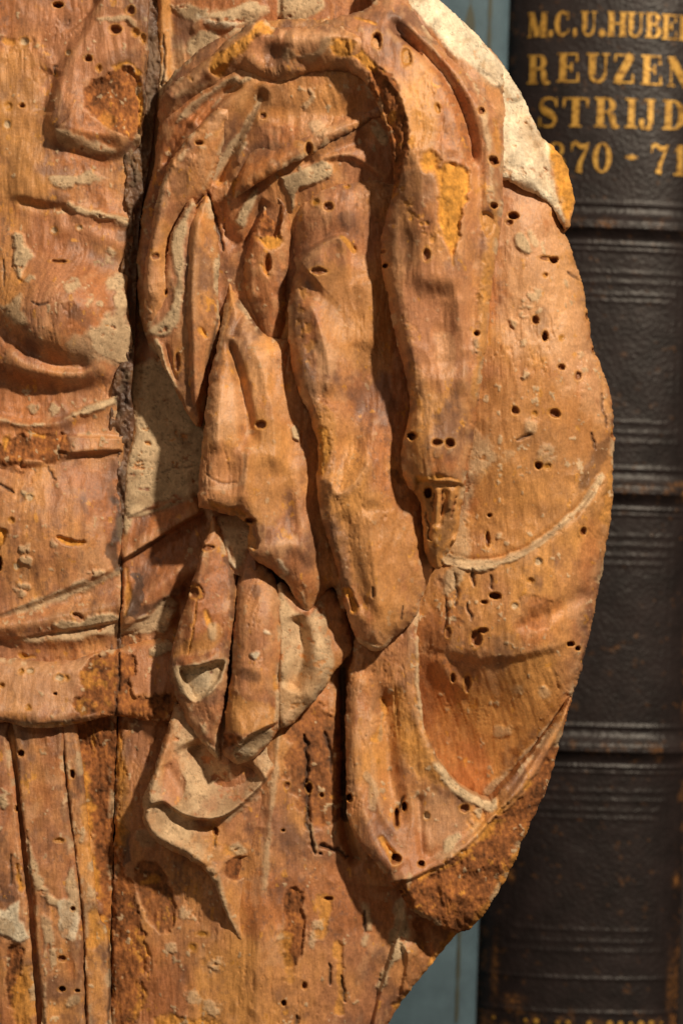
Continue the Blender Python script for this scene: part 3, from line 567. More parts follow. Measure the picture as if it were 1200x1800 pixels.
# left arc fold, with the chalky web and the narrow fold beside it
p = Carving('web', 'drapery_fold', [(340,350),(318,380),(300,420),(285,500),(262,560),(262,590),(275,610),(285,640),(300,670),(318,705),(335,735),(350,745),(345,640),(335,520),(345,420)], [(335,360,62),(305,440,54),(300,560,46),(268,580,38),(320,600,46),(340,730,34),(305,670,34)], back=-30, depth=35)
p.round(9, 8); p.paint('gesso', [(342,360),(318,385),(300,430),(308,470),(312,500),(300,545),(270,575),(262,585),(290,590),(312,570),(320,520),(325,420)], 4, 5)
p.paint('gesso', [(275,600),(285,630),(298,660),(305,680)], 2, 3, stroke=4); p.ridge([(282,600),(292,640),(302,670)], 6, 4); p.ridge([(290,600),(300,640),(312,675)], -6, 4)
p.finish(WOOD, CAPE)
p = Carving('fa', 'drapery_fold', [(402,180),(380,196),(352,220),(325,250),(302,282),(287,315),(276,352),(266,395),(258,440),(253,490),(250,535),(252,568),(264,585),(282,568),(298,548),(310,522),(314,492),(305,462),(299,432),(306,400),(322,376),(342,355),(360,338),(374,312),(385,284),(400,250),(412,218),(413,195)],
    [(405,190,94),(350,240,90),(300,320,76),(370,300,78),(270,420,66),(300,430,58),(258,540,50),(300,530,44)], back=-30, depth=60)
p.round(34, 34, 1.8)
p.ridge([(398,186),(350,228),(310,280),(288,340),(275,400),(264,460),(258,530)], 13, 14, taper=.05)
p.ridge([(390,260),(360,320),(320,370),(290,430),(285,500)], -6, 16)
p.paint('pale', [(398,188),(412,200),(405,225),(380,250),(365,235)], 8, 10, v=.7); p.paint('orange', [(395,222),(380,240)], 4, 8, stroke=7, v=.5); p.paint('dark', [(310,330),(330,300),(345,285)], 12, 12, stroke=10, v=.4)
p.paint('tan', [(285,400),(310,420),(300,500),(280,490)], 12, 10, v=.7); p.paint('gesso', [(318,280),(335,262),(360,262)], 3, 4, stroke=2.5, v=.6); p.paint('gesso', [(252,525),(258,540),(265,548)], 2, 3, stroke=2, v=.9)
p.finish(WOOD, CAPE)
p = Carving('fb', 'drapery_fold', [(366,344),(352,356),(340,372),(331,405),(326,460),(323,520),(321,600),(319,670),(328,715),(345,746),(353,742),(360,705),(366,655),(376,622),(385,588),(386,555),(382,500),(386,455),(384,428),(375,390)], [(365,350,66),(340,420,66),(375,430,60),(330,560,62),(380,560,48),(340,720,42)], back=-30, depth=50)
p.round(26, 28, 1.8); p.ridge([(352,370),(342,450),(340,540),(345,640),(345,720)], 12, 10, taper=.08); p.ridge([(330,560),(328,650),(338,730)], -8, 6)
p.crack([(384,560),(372,610),(362,660)], 3, 3, 2); p.paint('gesso', [(376,468),(383,440),(390,455),(388,490),(382,525),(376,500)], 3, 4); p.paint('orange', [(354,580),(362,590)], 3, 5, stroke=4); p.paint('gesso', [(366,335),(370,360),(376,380)], 2, 3, stroke=3, v=.9)
p.finish(WOOD, CAPE)
# short lobe with the rotten hollow
p = Carving('fd', 'drapery_fold', [(478,343),(498,346),(512,368),(515,410),(508,455),(503,490),(505,540),(500,600),(498,660),(460,640),(452,580),(440,540),(430,500),(428,460),(438,420),(458,378)], [(485,350,74),(508,400,66),(445,430,66),(432,490,50),(490,500,56),(470,600,28),(495,640,10)], back=-30, depth=60)
p.round(32, 36, 1.8); p.region([(468,355),(485,348),(496,365),(494,400),(482,425),(470,415),(455,412),(462,380)], -14, 8, rag=3); p.paint('brown', [(470,350),(488,348),(497,370),(494,405),(482,430),(465,420),(455,408),(462,380)], 5, 6); p.paint('orange', [(450,415),(480,418),(492,420),(485,440),(465,435)], 5, 9)
p.region([(464,452),(474,445),(478,465),(472,480),(462,478)], -9, 5); p.paint('brown', [(464,450),(474,445),(478,470),(470,480),(462,476)], 3, 3); p.paint('orange', [(460,465),(470,482)], 3, 5, stroke=4, v=.7)
p.ridge([(440,450),(436,490),(446,530)], 6, 10)
p.finish(WOOD, CAPE)

# second long fold
p = Carving('f2', 'drapery_fold', [(400,468),(408,500),(425,530),(445,560),(470,590),(500,590),(530,600),(560,700),(600,800),(620,1000),(606,1085),(590,1040),(582,1035),(570,1045),(558,1062),(546,1080),(535,1078),(524,1064),(512,1040),(497,1018),(476,1002),(455,990),(440,976),(433,950),(436,925),(420,908),(402,903),(378,897),(360,893),(347,886),(350,830),(356,770),(361,715),(367,665),(376,625),(386,580),(394,525)],
    [(400,480,30),(400,560,60),(385,620,78),(445,580,68),(500,620,50),(362,740,104),(400,760,108),(440,720,92),(520,740,56),(352,880,108),(400,880,106),(480,880,86),(550,860,52),(460,985,92),(520,1000,74),(560,1000,54),(540,1075,46),(610,1000,36)], back=-20, depth=85, under=14)
p.round(32, 34, 1.8)
p.ridge([(398,590),(415,640),(427,690),(434,740),(438,800)], -22, (8,10,13,16), taper=.14); p.ridge([(408,595),(420,560),(430,540)], -8, 8)
p.ridge([(440,600),(465,660),(480,740),(485,840)], 15, 22, sharp=1.4); p.ridge([(440,760),(432,850),(424,890)], 9, 12, sharp=1.3); p.ridge([(385,640),(385,720),(382,800)], 9, 16, sharp=1.4); p.bump(400, 830, 22, 40, -7); p.ridge([(520,800),(530,900),(545,1000)], 9, 16); p.bump(500, 900, 20, 50, -9, -10)
p.bump(520, 960, 22, 20, 8); p.ridge([(440,975),(480,965),(520,945)], 6, 14)
p.paint('dark', [(425,530),(440,545),(460,580)], 6, 8, stroke=8, v=.6); p.paint('gesso', [(423,518),(432,530),(438,540)], 3, 4, stroke=5, v=.8); p.paint('tan', [(395,470),(410,500),(400,560),(388,590)], 6, 8, v=.8)
p.paint('pale', [(375,680),(420,680),(430,740),(400,770),(365,760)], 20, 20, v=.6); p.paint('pale', [(440,600),(470,620),(475,700),(450,690)], 18, 14, v=.5)
p.paint('tan', [(440,740),(500,740),(500,900),(440,900)], 20, 20, v=.6); p.paint('pale', [(480,950),(520,940),(510,970),(490,985)], 10, 8, v=.7)
p.paint('gesso', [(512,752),(518,745),(527,758),(526,776),(515,770)], 2, 1.5, dh=3, smooth=1); p.paint('gesso', [(495,1015),(510,1040),(520,1062),(540,1080)], 3, 4, stroke=4, v=.85); p.paint('chalk', [(490,985),(500,1005)], 4, 6, stroke=5, v=.6); p.paint('gesso', [(530,1045),(535,1065)], 3, 3, stroke=3, v=.7)
p.paint('pale', [(430,800),(424,850),(365,858),(365,840)], 3, 8, stroke=3, v=.8); p.paint('orange', [(375,885),(410,895),(430,905)], 4, 6, stroke=5, v=.6)
p.region([(370,888),(400,890),(425,890),(450,918),(455,965),(430,960),(425,920),(390,910)], -16, 8, rag=3); p.paint('tan', [(375,890),(405,890),(440,925),(450,965),(432,962),(425,920)], 4, 4, v=.9)
p.paint('pink', [(350,790),(430,790),(420,880),(350,885)], 20, 15, v=.5); p.crack([(360,830),(395,850),(420,848)], 2, 2, 3, 'dark', .5)
p.finish(WOOD, CAPE, autospeck=.6)

# the lower pair of folds, and the chalk-covered one beside them
p = Carving('gap', 'drapery_fold', [(372,880),(440,900),(450,1000),(412,1010),(380,960)], [(372,900,20),(440,920,26),(412,1000,40)], back=-30, depth=25)
p.paint('gesso', [(380,910),(400,945),(412,1000),(430,985),(440,940),(430,905)], 4, 5, v=.8); p.paint('chalk', [(383,945),(398,955),(405,985),(414,998)], 3, 4, stroke=4, v=.7)
p.finish(WOOD, CAPE)
p = Carving('l', 'drapery_fold', [(374,903),(366,935),(356,962),(346,1000),(336,1030),(328,1062),(318,1084),(310,1112),(302,1142),(295,1168),(295,1192),(301,1208),(316,1242),(327,1270),(342,1292),(360,1312),(376,1332),(387,1336),(388,1290),(394,1240),(401,1180),(407,1130),(412,1070),(414,1012),(402,985),(392,950)],
    [(374,910,50),(360,980,60),(400,990,46),(330,1080,70),(380,1080,72),(300,1180,62),(360,1180,84),(395,1180,62),(330,1260,54),(375,1260,62),(380,1330,40)], back=-25, depth=65, under=8)
p.round(16, 18); p.ridge([(368,930),(352,1000),(346,1060),(332,1150)], 12, 16, sharp=1.2); p.ridge([(315,1170),(350,1165),(395,1150)], 10, 10)
p.region([(314,1174),(345,1167),(395,1157),(391,1190),(375,1212),(345,1236),(326,1215)], -22, 9); p.paint('gesso', [(305,1175),(330,1168),(395,1155),(390,1190),(372,1212),(342,1236),(315,1210)], 4, 5); p.paint('chalk', [(330,1180),(360,1178),(365,1205),(345,1220)], 6, 8, v=.45)
p.paint('gesso', [(350,1265),(360,1260),(365,1290),(350,1292)], 4, 6, v=.8); p.paint('gesso', [(340,1288),(360,1310),(380,1330)], 3, 4, stroke=4, v=.8); p.paint('gesso', [(372,1100),(374,1120)], 4, 5, stroke=5, v=.7)
p.paint('orange', [(362,1075),(368,1095)], 3, 4, stroke=5, v=.9); p.paint('brown', [(336,1030),(350,1045)], 3, 5, stroke=8, v=.9); p.crack([(346,1055),(340,1110),(330,1150)], 4, 2, 1.5, 'orange', .7)
p.paint('dark', [(398,985),(408,1000),(408,1080)], 4, 4, stroke=5, v=.6); p.paint('tan', [(305,1150),(350,1150),(380,1140),(385,1100)], 12, 10, v=.7)
p.finish(WOOD, CAPE, autospeck=.5)
p = Carving('m', 'drapery_fold', [(416,985),(414,1050),(409,1110),(406,1150),(403,1200),(396,1250),(391,1300),(388,1328),(400,1341),(416,1348),(440,1338),(462,1322),(482,1296),(496,1272),(494,1200),(494,1100),(492,1050),(480,1015),(455,985),(435,975)],
    [(430,985,36),(470,1000,42),(415,1060,62),(450,1080,82),(488,1080,62),(410,1180,74),(450,1180,96),(488,1180,70),(400,1290,72),(440,1290,84),(480,1270,62),(420,1345,52)], back=-25, depth=75, under=8)
p.round(26, 30, 1.9)
p.ledge([(420,1316),(436,1294),(460,1282),(490,1270)], 20, 34, taper=.08, lip=3); p.bump(452, 1305, 24, 14, -14, -35); p.paint('gesso', [(405,1318),(420,1305),(440,1290),(470,1282),(488,1275),(470,1312),(440,1335),(415,1345)], 4, 5); p.paint('chalk', [(415,1318),(440,1312),(430,1335)], 5, 6, v=.5)
p.paint('brown', [(392,1290),(415,1292),(425,1305),(400,1318),(390,1315)], 4, 6); p.paint('tan', [(400,1220),(440,1230),(485,1240),(480,1275),(400,1285)], 10, 10, v=.8); p.paint('dark', [(432,1185),(450,1190)], 8, 6, stroke=9, v=.5); p.paint('dark', [(448,1035),(450,1045)], 6, 5, stroke=8, v=.5)
p.paint('chalk', [(440,1150),(455,1148),(448,1160)], 2, 5, v=.9); p.paint('chalk', [(468,1110),(475,1114)], 2, 4, stroke=3, v=.7); p.paint('orange', [(483,1190),(484,1210)], 3, 4, stroke=4, v=.8); p.paint('gesso', [(488,1220),(487,1265)], 3, 4, stroke=5, v=.8)
p.finish(WOOD, CAPE, autospeck=.5)
p = Carving('n', 'drapery_fold', [(487,1030),(510,1040),(540,1060),(560,1030),(590,1040),(612,1090),(618,1140),(602,1165),(588,1182),(574,1204),(556,1228),(530,1256),(512,1274),(498,1280),(487,1262),(486,1180)], [(490,1060,44),(500,1150,50),(530,1120,36),(550,1160,58),(580,1150,46),(610,1120,16),(585,1180,40),(500,1270,52),(545,1240,46)], back=-25, depth=45, under=10)
p.round(18, 20); p.ridge([(520,1080),(530,1130),(527,1170),(508,1215)], -26, 14, taper=.1); p.ridge([(545,1080),(560,1140),(560,1190),(530,1240)], 9, 16); p.ridge([(490,1060),(494,1120),(496,1200)], 7, 7)
p.paint('gesso', [(484,1030),(500,1050),(520,1075),(545,1085),(562,1045),(572,1080),(580,1130),(586,1175),(560,1225),(520,1265),(495,1285),(484,1260)], 4, 3, v=.85); p.paint('tan', [(500,1200),(560,1180),(540,1250),(505,1275)], 14, 12, v=.5); m_ = p.m['gesso']; m_ *= (1-.7*p.m['tan']); p.paint('pale', [(500,1255),(530,1240),(510,1272)], 8, 8, v=.6)
p.finish(WOOD, CAPE, autospeck=0)

# small pointed drape below
p = Carving('p', 'drapery_fold', [(316,1236),(302,1258),(288,1298),(276,1338),(264,1372),(254,1400),(252,1428),(258,1452),(272,1476),(292,1490),(320,1504),(346,1520),(366,1538),(379,1558),(389,1584),(397,1610),(408,1634),(426,1661),(434,1652),(430,1620),(440,1560),(480,1500),(520,1420),(530,1330),(510,1270),(420,1240)],
    [(316,1250,34),(275,1360,58),(254,1425,64),(330,1330,44),(400,1360,36),(460,1360,26),(300,1470,62),(350,1520,60),(390,1580,52),(424,1655,30),(400,1480,38),(440,1440,26),(510,1350,-6),(490,1470,-4),(445,1560,0),(436,1630,4),(510,1280,-8)], back=-30, depth=45, under=10)
p.round(18, 20)
p.ridge([(310,1260),(290,1320),(268,1390),(262,1440),(285,1470),(330,1492),(370,1525)], 9, 9, taper=.06)
p.ridge([(335,1300),(365,1360),(405,1385),(455,1350)], -32, 26, taper=.1); p.ridge([(290,1340),(310,1380),(330,1410)], -9, 12); p.ridge([(330,1425),(375,1437),(425,1410),(470,1370)], 9, 8)
p.ledge([(258,1418),(285,1408),(305,1420),(325,1432),(360,1440),(400,1432),(435,1405),(465,1375),(492,1340)], 20, 26, taper=.08)
p.ridge([(300,1425),(320,1445),(360,1452),(390,1445)], -8, 9)
p.paint('gesso', [(316,1236),(302,1258),(285,1300),(262,1372),(250,1405),(250,1440),(270,1480),(320,1506),(370,1540),(380,1520),(362,1480),(345,1445),(400,1440),(440,1405),(470,1380),(490,1320),(485,1280),(420,1250)], 5, 12, v=.9); p.m['gesso'] *= 0.22+0.7*sstep(-.35, .5, fbm(p.X, p.Y, 42, 60, 5, 3, .6)); p.seed = TRS
p.paint('tan', [(300,1460),(350,1450),(400,1500),(360,1520)], 10, 12, v=.6); p.paint('pink', [(285,1360),(310,1330),(320,1400),(290,1410)], 6, 8, v=.9); m_ = p.m['gesso']; m_ *= (1-.85*p.m['pink']); p.paint('dark', [(345,1405),(350,1420),(335,1425)], 4, 6, v=.3)
p.paint('gesso', [(370,1530),(385,1560),(395,1600),(425,1658)], 3, 4, stroke=(9,6,4,3), v=.8); p.paint('gesso', [(405,1490),(425,1485),(432,1500),(415,1505)], 4, 6, v=.8); p.paint('gesso', [(428,1395),(440,1380),(450,1395),(435,1402)], 4, 6, v=.7)
p.paint('brown', [(395,1520),(420,1510),(438,1515),(435,1535),(410,1545)], 4, 6, dh=-4); p.paint('orange', [(395,1495),(420,1500)], 4, 7, stroke=7, v=.6); p.crack([(379,1463),(376,1490)], 5, 2, 2)
p.finish(WOOD, CAPE)

# ================================================================ right shoulder, arm shell, border
p = Carving('arm', 'arm_shell', [(800,180),(888,165),(928,228),(962,288),(982,340),(990,396),(1000,420),(1015,460),(1028,500),(1037,548),(1044,590),(1050,620),(1060,640),(1072,670),(1082,708),(1086,750),(1084,800),(1082,850),(1080,905),(1072,955),(1065,1000),(1056,1040),(1046,1085),(1036,1130),(1025,1180),(1012,1222),(1000,1260),(970,1330),(920,1400),(860,1460),(740,1470),(640,1350),(640,1000),(700,800),(740,500)],
    [(860,350,40),(960,370,40),(900,250,20),(980,330,20),(880,500,46),(960,500,40),(1020,500,10),(880,650,48),(960,650,44),(1050,650,8),(840,800,34),(940,800,36),(1070,780,-6),(840,930,8),(930,900,22),(1030,880,10),(1075,900,-6),(820,1040,26),(900,1040,40),(1000,1000,30),(1060,1000,0),(760,1100,14),(860,1120,32),(960,1120,28),(1030,1120,4),(760,1215,-40),(790,1300,-82),(860,1385,-86),(860,1270,-56),(950,1215,-8),(1010,1215,0),(950,1300,-44),(740,1300,-80),(770,1150,0),(700,900,-10),(760,700,10)], back=-150, depth=15)
p.round(95, 62, 2.2)
p.ledge([(1075,822),(1045,862),(1020,895),(985,925),(945,955),(900,976),(850,990),(800,992),(765,978)], 15, 44, taper=.06) 
p.ridge([(775,978),(830,988),(880,982),(940,955),(990,918),(1030,880),(1062,842)], -9, 7, taper=.05)
p.paint('gesso', [(775,975),(800,988),(850,994),(900,980),(940,958),(985,922),(1020,890),(1045,860),(1058,838)], 3, 4, stroke=(14,11,8,6,5,5,5,5,4), dh=2)
p.paint('gesso', [(835,760),(855,775),(870,800),(845,830),(830,880),(825,930),(830,975),(790,1010),(785,960),(812,860),(825,800)], 8, 12, v=.62); p.paint('gesso', [(790,980),(815,1000),(800,1030),(780,1040)], 5, 8, v=.7)
p.paint('gesso', [(850,770),(880,795),(900,800)], 6, 10, stroke=9, v=.35, speck=.6)
p.ledge([(752,1148),(790,1150),(840,1162),(900,1158),(960,1145),(1020,1130)], 9, 60, taper=.2, lip=9)
p.ridge([(765,1150),(790,1190),(830,1225)], 8, 14)
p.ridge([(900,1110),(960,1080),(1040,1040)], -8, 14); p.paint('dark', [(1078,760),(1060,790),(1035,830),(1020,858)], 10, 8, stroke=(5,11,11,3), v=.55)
p.paint('gesso', [(903,415),(915,412),(926,430),(928,448),(912,440),(902,430)], 3, 3, dh=2); p.paint('gesso', [(930,412),(940,430)], 3, 4, stroke=5, v=.8)
for x, y in ((942,515),(932,522),(938,530),(922,532),(928,540),(915,545),(918,552),(900,570),(995,497),(917,602),(922,660),(1022,625),(1027,650),(876,943),(790,1060)): p.paint('gesso', [(x-5,y-5),(x+5,y-4),(x+4,y+5),(x-4,y+5)], 3, 5, dh=.4, v=.8, scale=8)
for x, y, r in ((912,1215,8),(957,1220,6),(880,1290,8),(895,1290,6),(930,750,8),(960,800,14)): p.paint('gesso', [(x-r,y-r),(x+r,y-r),(x+r,y+r),(x-r,y+r)], 4, 6, v=.5)
p.paint('pale', [(890,340),(960,360),(1010,480),(1040,600),(1070,700),(1060,740),(950,640),(880,600)], 40, 30, v=.7); p.paint('tan', [(830,680),(1060,700),(1060,900),(850,960)], 40, 30, v=.55)
p.paint('dark', [(940,545),(965,540),(960,580),(940,600)], 14, 14, v=.4); p.paint('orange', [(1020,500),(1060,640),(1080,760)], 8, 14, stroke=9, v=.3, speck=.7)
p.paint('orange', [(1065,870),(1075,830),(1083,850),(1072,920),(1060,900)], 5, 8, v=.5); p.paint('brown', [(1060,880),(1075,860),(1080,900)], 5, 8, v=.5)
p.paint('brown', [(910,1050),(960,1060),(955,1100),(920,1105)], 10, 14, v=.5); p.paint('brown', [(745,1020),(790,1040),(800,1130),(745,1140)], 14, 16, v=.4)
for c in ([(800,1010),(802,1040),(798,1065)], [(830,1000),(832,1030)], [(1060,690),(1062,720),(1070,750)], [(1040,760),(1046,790)], [(860,1010),(862,1035)], [(1000,477),(1012,484),(1020,490)], [(905,775),(930,765)], [(820,1060),(826,1090)], [(780,1050),(784,1085),(780,1110)], [(1030,1150),(1028,1170)]): p.crack(c, 6, 3, 3, 'dark')
p.paint('gesso', [(862,1402),(900,1362),(950,1305),(985,1255)], 3, 5, stroke=(8,4,3,2), v=.8)
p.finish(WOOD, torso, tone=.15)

# chalk-covered back of the shoulder
p = Carving('g1', 'shoulder', [(660,-80),(745,-30),(765,-5),(800,22),(840,58),(864,84),(880,108),(886,125),(887,215),(850,200),(800,130),(740,70),(660,30)], [(680,-40,70),(740,20,76),(800,50,60),(860,100,40),(884,190,44),(840,150,70),(800,110,76)], back=-120, depth=50)
p.round(30, 26); p.paint('chalk', [(640,-80),(765,-20),(890,110),(890,140),(870,150),(840,128),(800,100),(760,60),(700,0),(640,0)], 4, 4); p.paint('gesso', [(850,110),(880,120),(882,150),(850,140)], 10, 12, v=.5); m_ = p.m['chalk']; m_ *= (1-.7*p.m['gesso'])
p.ledge([(838,124),(855,130),(872,142),(886,160)], 5, 20, taper=.05); p.paint('dark', [(840,126),(860,134),(884,158)], 3, 4, stroke=3, v=.6)
p.finish(WOOD, torso, autospeck=0, label='back of the shoulder covered in cream chalk ground')
p = Carving('g2', 'shoulder', [(850,90),(888,118),(906,146),(925,180),(940,214),(955,240),(976,260),(995,286),(1005,320),(1009,352),(1004,386),(996,402),(984,388),(968,362),(945,346),(915,334),(890,318),(870,300)], [(888,130,6),(925,190,8),(900,280,48),(950,300,44),(985,340,30),(1000,320,10),(995,395,8),(890,220,30),(930,335,50)], back=-140, depth=10)
p.round(16, 14); p.paint('chalk', [(840,80),(900,130),(960,240),(965,300),(990,390),(950,352),(880,315),(860,200)], 4, 4); p.paint('gesso', [(905,190),(945,240),(970,300),(985,380),(960,350),(930,280)], 10, 14, v=.75); m_ = p.m['chalk']; m_ *= (1-.6*p.m['gesso'])
p.ridge([(905,170),(925,230),(955,300),(980,370)], -14, 16, taper=.05); p.ridge([(890,220),(905,270),(940,335)], 7, 16)
p.paint('orange', [(950,232),(976,258),(998,288),(1010,350),(1000,385),(980,360),(970,300),(955,265)], 4, 5); p.paint('orange', [(925,222),(932,228)], 3, 3, stroke=3, v=.8)
p.paint('chalk', [(886,300),(905,310),(935,335),(965,350)], 3, 5, stroke=(6,10,9,4)); p.bump(895, 318, 8, 14, 3)
p.finish(WOOD, torso, autospeck=0, label='back of the shoulder covered in cream chalk ground')

# border of the cape round the hollow, with the crumbled end
HOLLOW = [(1012,1212),(985,1256),(950,1306),(900,1370),(863,1412),(835,1402),(800,1376),(766,1332),(744,1275),(736,1200),(734,1110)]
p = Carving('rim', 'cape_border', [(734,1110)]+HOLLOW[::-1][1:]+[(1002,1250),(990,1292),(980,1332),(970,1370),(956,1408),(940,1440),(928,1466),(919,1480),(914,1500),(896,1540),(872,1580),(846,1616),(827,1640),(806,1644),(790,1640),(764,1626),(736,1606),(714,1594),(704,1570),(690,1552),(664,1520),(640,1492),(622,1466),(611,1430),(608,1350),(607,1250),(612,1180),(622,1130),(640,1060),(740,1030)],
    [(620,1150,12),(700,1110,22),(620,1300,34),(690,1280,22),(730,1250,34),(620,1430,46),(670,1420,40),(700,1380,26),(760,1350,34),(690,1530,64),(760,1450,32),(860,1420,28),(740,1525,50),(800,1490,44),(900,1400,32),(1000,1235,8),(780,1580,44),(850,1540,28),(930,1440,4),(800,1638,14),(970,1350,-6)], smooth=1, back=-110, depth=30)
p.round(16, 14)
p.ridge([(632,1180),(628,1300),(632,1400),(660,1480),(700,1530)], 12, 16, taper=.05); p.ridge([(680,1200),(682,1320),(692,1400),(712,1460)], -20, 17); p.ridge([(655,1200),(652,1300),(662,1400),(690,1470)], 6, 10)
p.ridge([(735,1390),(738,1450),(742,1515)], -9, 7); p.ledge([(742,1518),(790,1495),(830,1465),(870,1425),(930,1350),(1005,1228)], -12, 26, taper=.05)
p.ledge([(690,1552),(730,1538),(790,1510),(840,1468),(880,1425),(935,1370),(978,1300),(1005,1240)], 8, 16, taper=.05)
BL = [(690,1552),(735,1540),(795,1512),(845,1470),(885,1425),(938,1372),(980,1302),(1008,1222),(1010,1300),(980,1400),(920,1520),(830,1660),(760,1650),(700,1590)]
p.paint('brown', BL, 5, 7); d_, _, _ = seg_dist(p.X, p.Y, np.array(BL), True); d_ = np.where(inside(p.X, p.Y, np.array(BL)), d_, 0); p.H += sstep(0, 14, d_)*(4*fbm(p.X, p.Y, 34, None, 4, 901, .5)-4)
p.paint('orange', [(735,1540),(795,1512),(845,1472),(880,1425),(930,1380)], 4, 9, stroke=6, v=.75, speck=.4); p.paint('orange', [(820,1440),(870,1400),(900,1420),(840,1480)], 8, 18, v=.5, speck=.5); p.paint('orange', [(930,1470),(895,1540),(830,1635)], 5, 9, stroke=6, v=.6)
p.paint('orange', [(690,1190),(735,1290),(770,1345),(800,1378),(760,1385),(720,1360),(690,1280)], 12, 12, v=.55); p.paint('brown', [(640,1130),(690,1150),(690,1230),(650,1260),(640,1200)], 10, 14, v=.55); p.paint('orange', [(672,1230),(676,1260),(660,1300)], 4, 8, stroke=5, v=.7)
p.paint('gesso', [(765,1345),(800,1380),(840,1405),(862,1418),(868,1408)], 4, 5, stroke=(4,10,15,13,6), dh=1); p.paint('gesso', [(735,1120),(733,1200),(745,1280)], 3, 3, stroke=2.5, v=.8)
p.paint('gesso', [(780,1480),(800,1465),(815,1470),(795,1490),(780,1495)], 3, 5); p.paint('gesso', [(832,1425),(848,1420),(842,1440)], 2, 3, v=.9); p.paint('gesso', [(715,1530),(725,1535),(718,1555)], 3, 5, v=.7); p.paint('gesso', [(645,1365),(655,1385),(655,1420)], 3, 6, stroke=6, v=.5)
p.paint('gesso', [(672,1255),(668,1300)], 2, 4, stroke=2.5, v=.6); p.paint('gesso', [(755,1510),(800,1490),(840,1450)], 4, 6, stroke=4, v=.5)
p.region([(670,1470),(680,1480),(698,1500),(690,1512),(676,1490)], -7, 5); p.paint('orange', [(670,1472),(690,1500)], 3, 4, stroke=6, v=.8)
p.paint('pale', [(735,1390),(820,1420),(830,1450),(760,1500),(745,1490)], 14, 12, v=.55); p.paint('pink', [(690,1530),(740,1510),(790,1480),(800,1500),(740,1535)], 10, 8, v=.7)
p.crack([(710,1400),(700,1430)], 5, 3, 2)
p.finish(WOOD, CAPE, label='lower cape border ending in crumbled rust-brown wood')

# ================================================================ centre fold
p = Carving('f3', 'drapery_fold', [(690,312),(640,312),(595,316),(558,330),(532,354),(517,384),(511,420),(513,450),(520,468),(511,498),(506,540),(508,590),(513,640),(522,682),(540,720),(554,760),(560,800),(557,840),(559,880),(568,920),(580,960),(592,1000),(600,1040),(607,1075),(616,1102),(627,1126),(642,1140),(660,1147),(678,1140),(692,1122),(714,1106),(734,1080),(743,1050),(753,1028),(760,1000),(752,900),(745,700),(735,500),(720,330)],
    [(690,330,84),(600,325,90),(530,380,82),(600,380,98),(680,400,72),(516,440,62),(570,425,76),(515,520,82),(560,470,92),(620,460,82),(690,520,66),(515,620,96),(560,620,102),(640,620,84),(700,650,66),(550,740,108),(600,760,104),(690,780,70),(570,860,106),(620,880,104),(700,880,72),(590,980,100),(640,1000,98),(720,1000,70),(625,1115,80),(670,1120,76),(735,1050,58),(750,900,50)], back=-20, depth=85, under=10)
p.round(40, 40, 1.8)
p.ledge([(513,468),(530,452),(555,432),(585,418),(615,414)][::-1], 34, 55, taper=.14, lip=6)
p.ridge([(525,480),(520,560),(530,640),(552,720),(570,800),(568,870),(585,950),(605,1040)], 7, 15, taper=.05)
p.ridge([(540,520),(562,580),(578,640),(572,700)], 16, 20, sharp=1.3); p.bump(645, 690, 34, 100, -16, 15); p.ridge([(575,830),(592,868),(622,850),(655,800)], 15, 15, sharp=1.3); p.bump(612, 790, 24, 46, -16, 10); p.ridge([(640,480),(655,560),(640,620)], 9, 22); p.bump(600, 540, 24, 50, -9, 0); p.ridge([(660,720),(650,820),(660,900)], 8, 20, sharp=1.3)
p.ridge([(606,890),(614,960),(628,1020),(648,1090)], -13, 15); p.ridge([(650,890),(655,980),(668,1090)], 10, 20, sharp=1.3)
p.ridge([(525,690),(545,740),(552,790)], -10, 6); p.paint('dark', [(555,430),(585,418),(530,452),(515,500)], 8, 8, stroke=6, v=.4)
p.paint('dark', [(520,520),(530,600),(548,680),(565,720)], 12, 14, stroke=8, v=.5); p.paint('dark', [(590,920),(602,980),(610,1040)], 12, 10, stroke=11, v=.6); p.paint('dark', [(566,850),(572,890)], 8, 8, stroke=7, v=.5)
p.paint('pale', [(560,600),(590,620),(585,660),(560,650)], 14, 12, v=.8); p.paint('orange', [(530,500),(535,560),(550,640)], 6, 12, stroke=8, v=.45, speck=.7)
p.paint('orange', [(566,760),(572,800),(566,830)], 4, 6, stroke=7, v=.8); p.paint('tan', [(555,700),(590,740),(572,830),(560,800)], 8, 10, v=.8); p.paint('orange', [(612,1040),(620,1060),(622,1075)], 3, 6, stroke=7, v=.9)
p.region([(610,1035),(620,1045),(630,1068),(620,1080),(612,1065)], -7, 5); p.paint('brown', [(612,1038),(628,1065)], 2, 3, stroke=3, v=.8); p.paint('orange', [(600,418),(612,428),(620,440)], 2, 3, stroke=4, v=.9)
p.paint('tan', [(560,480),(680,470),(690,640),(600,640)], 30, 25, v=.5); p.paint('tan', [(600,880),(720,900),(720,1080),(640,1110)], 30, 25, v=.6); p.paint('gesso', [(625,1128),(645,1142),(668,1145),(690,1125),(715,1108),(738,1078),(745,1045)], 3, 4, stroke=(7,9,6,3,2,2,2), v=.8)
p.paint('pale', [(585,850),(620,860),(650,820),(600,880)], 10, 8, v=.5); p.crack([(655,1032),(656,1050)], 5, 3, 2); p.crack([(708,1065),(704,1090)], 4, 2, 2)
p.paint('gesso', [(505,455),(512,465),(508,490)], 4, 5, stroke=6, v=.7); p.paint('black', [(690,830),(705,850)], 5, 8, stroke=7, v=.5)
p.finish(WOOD, CAPE, autospeck=.5)

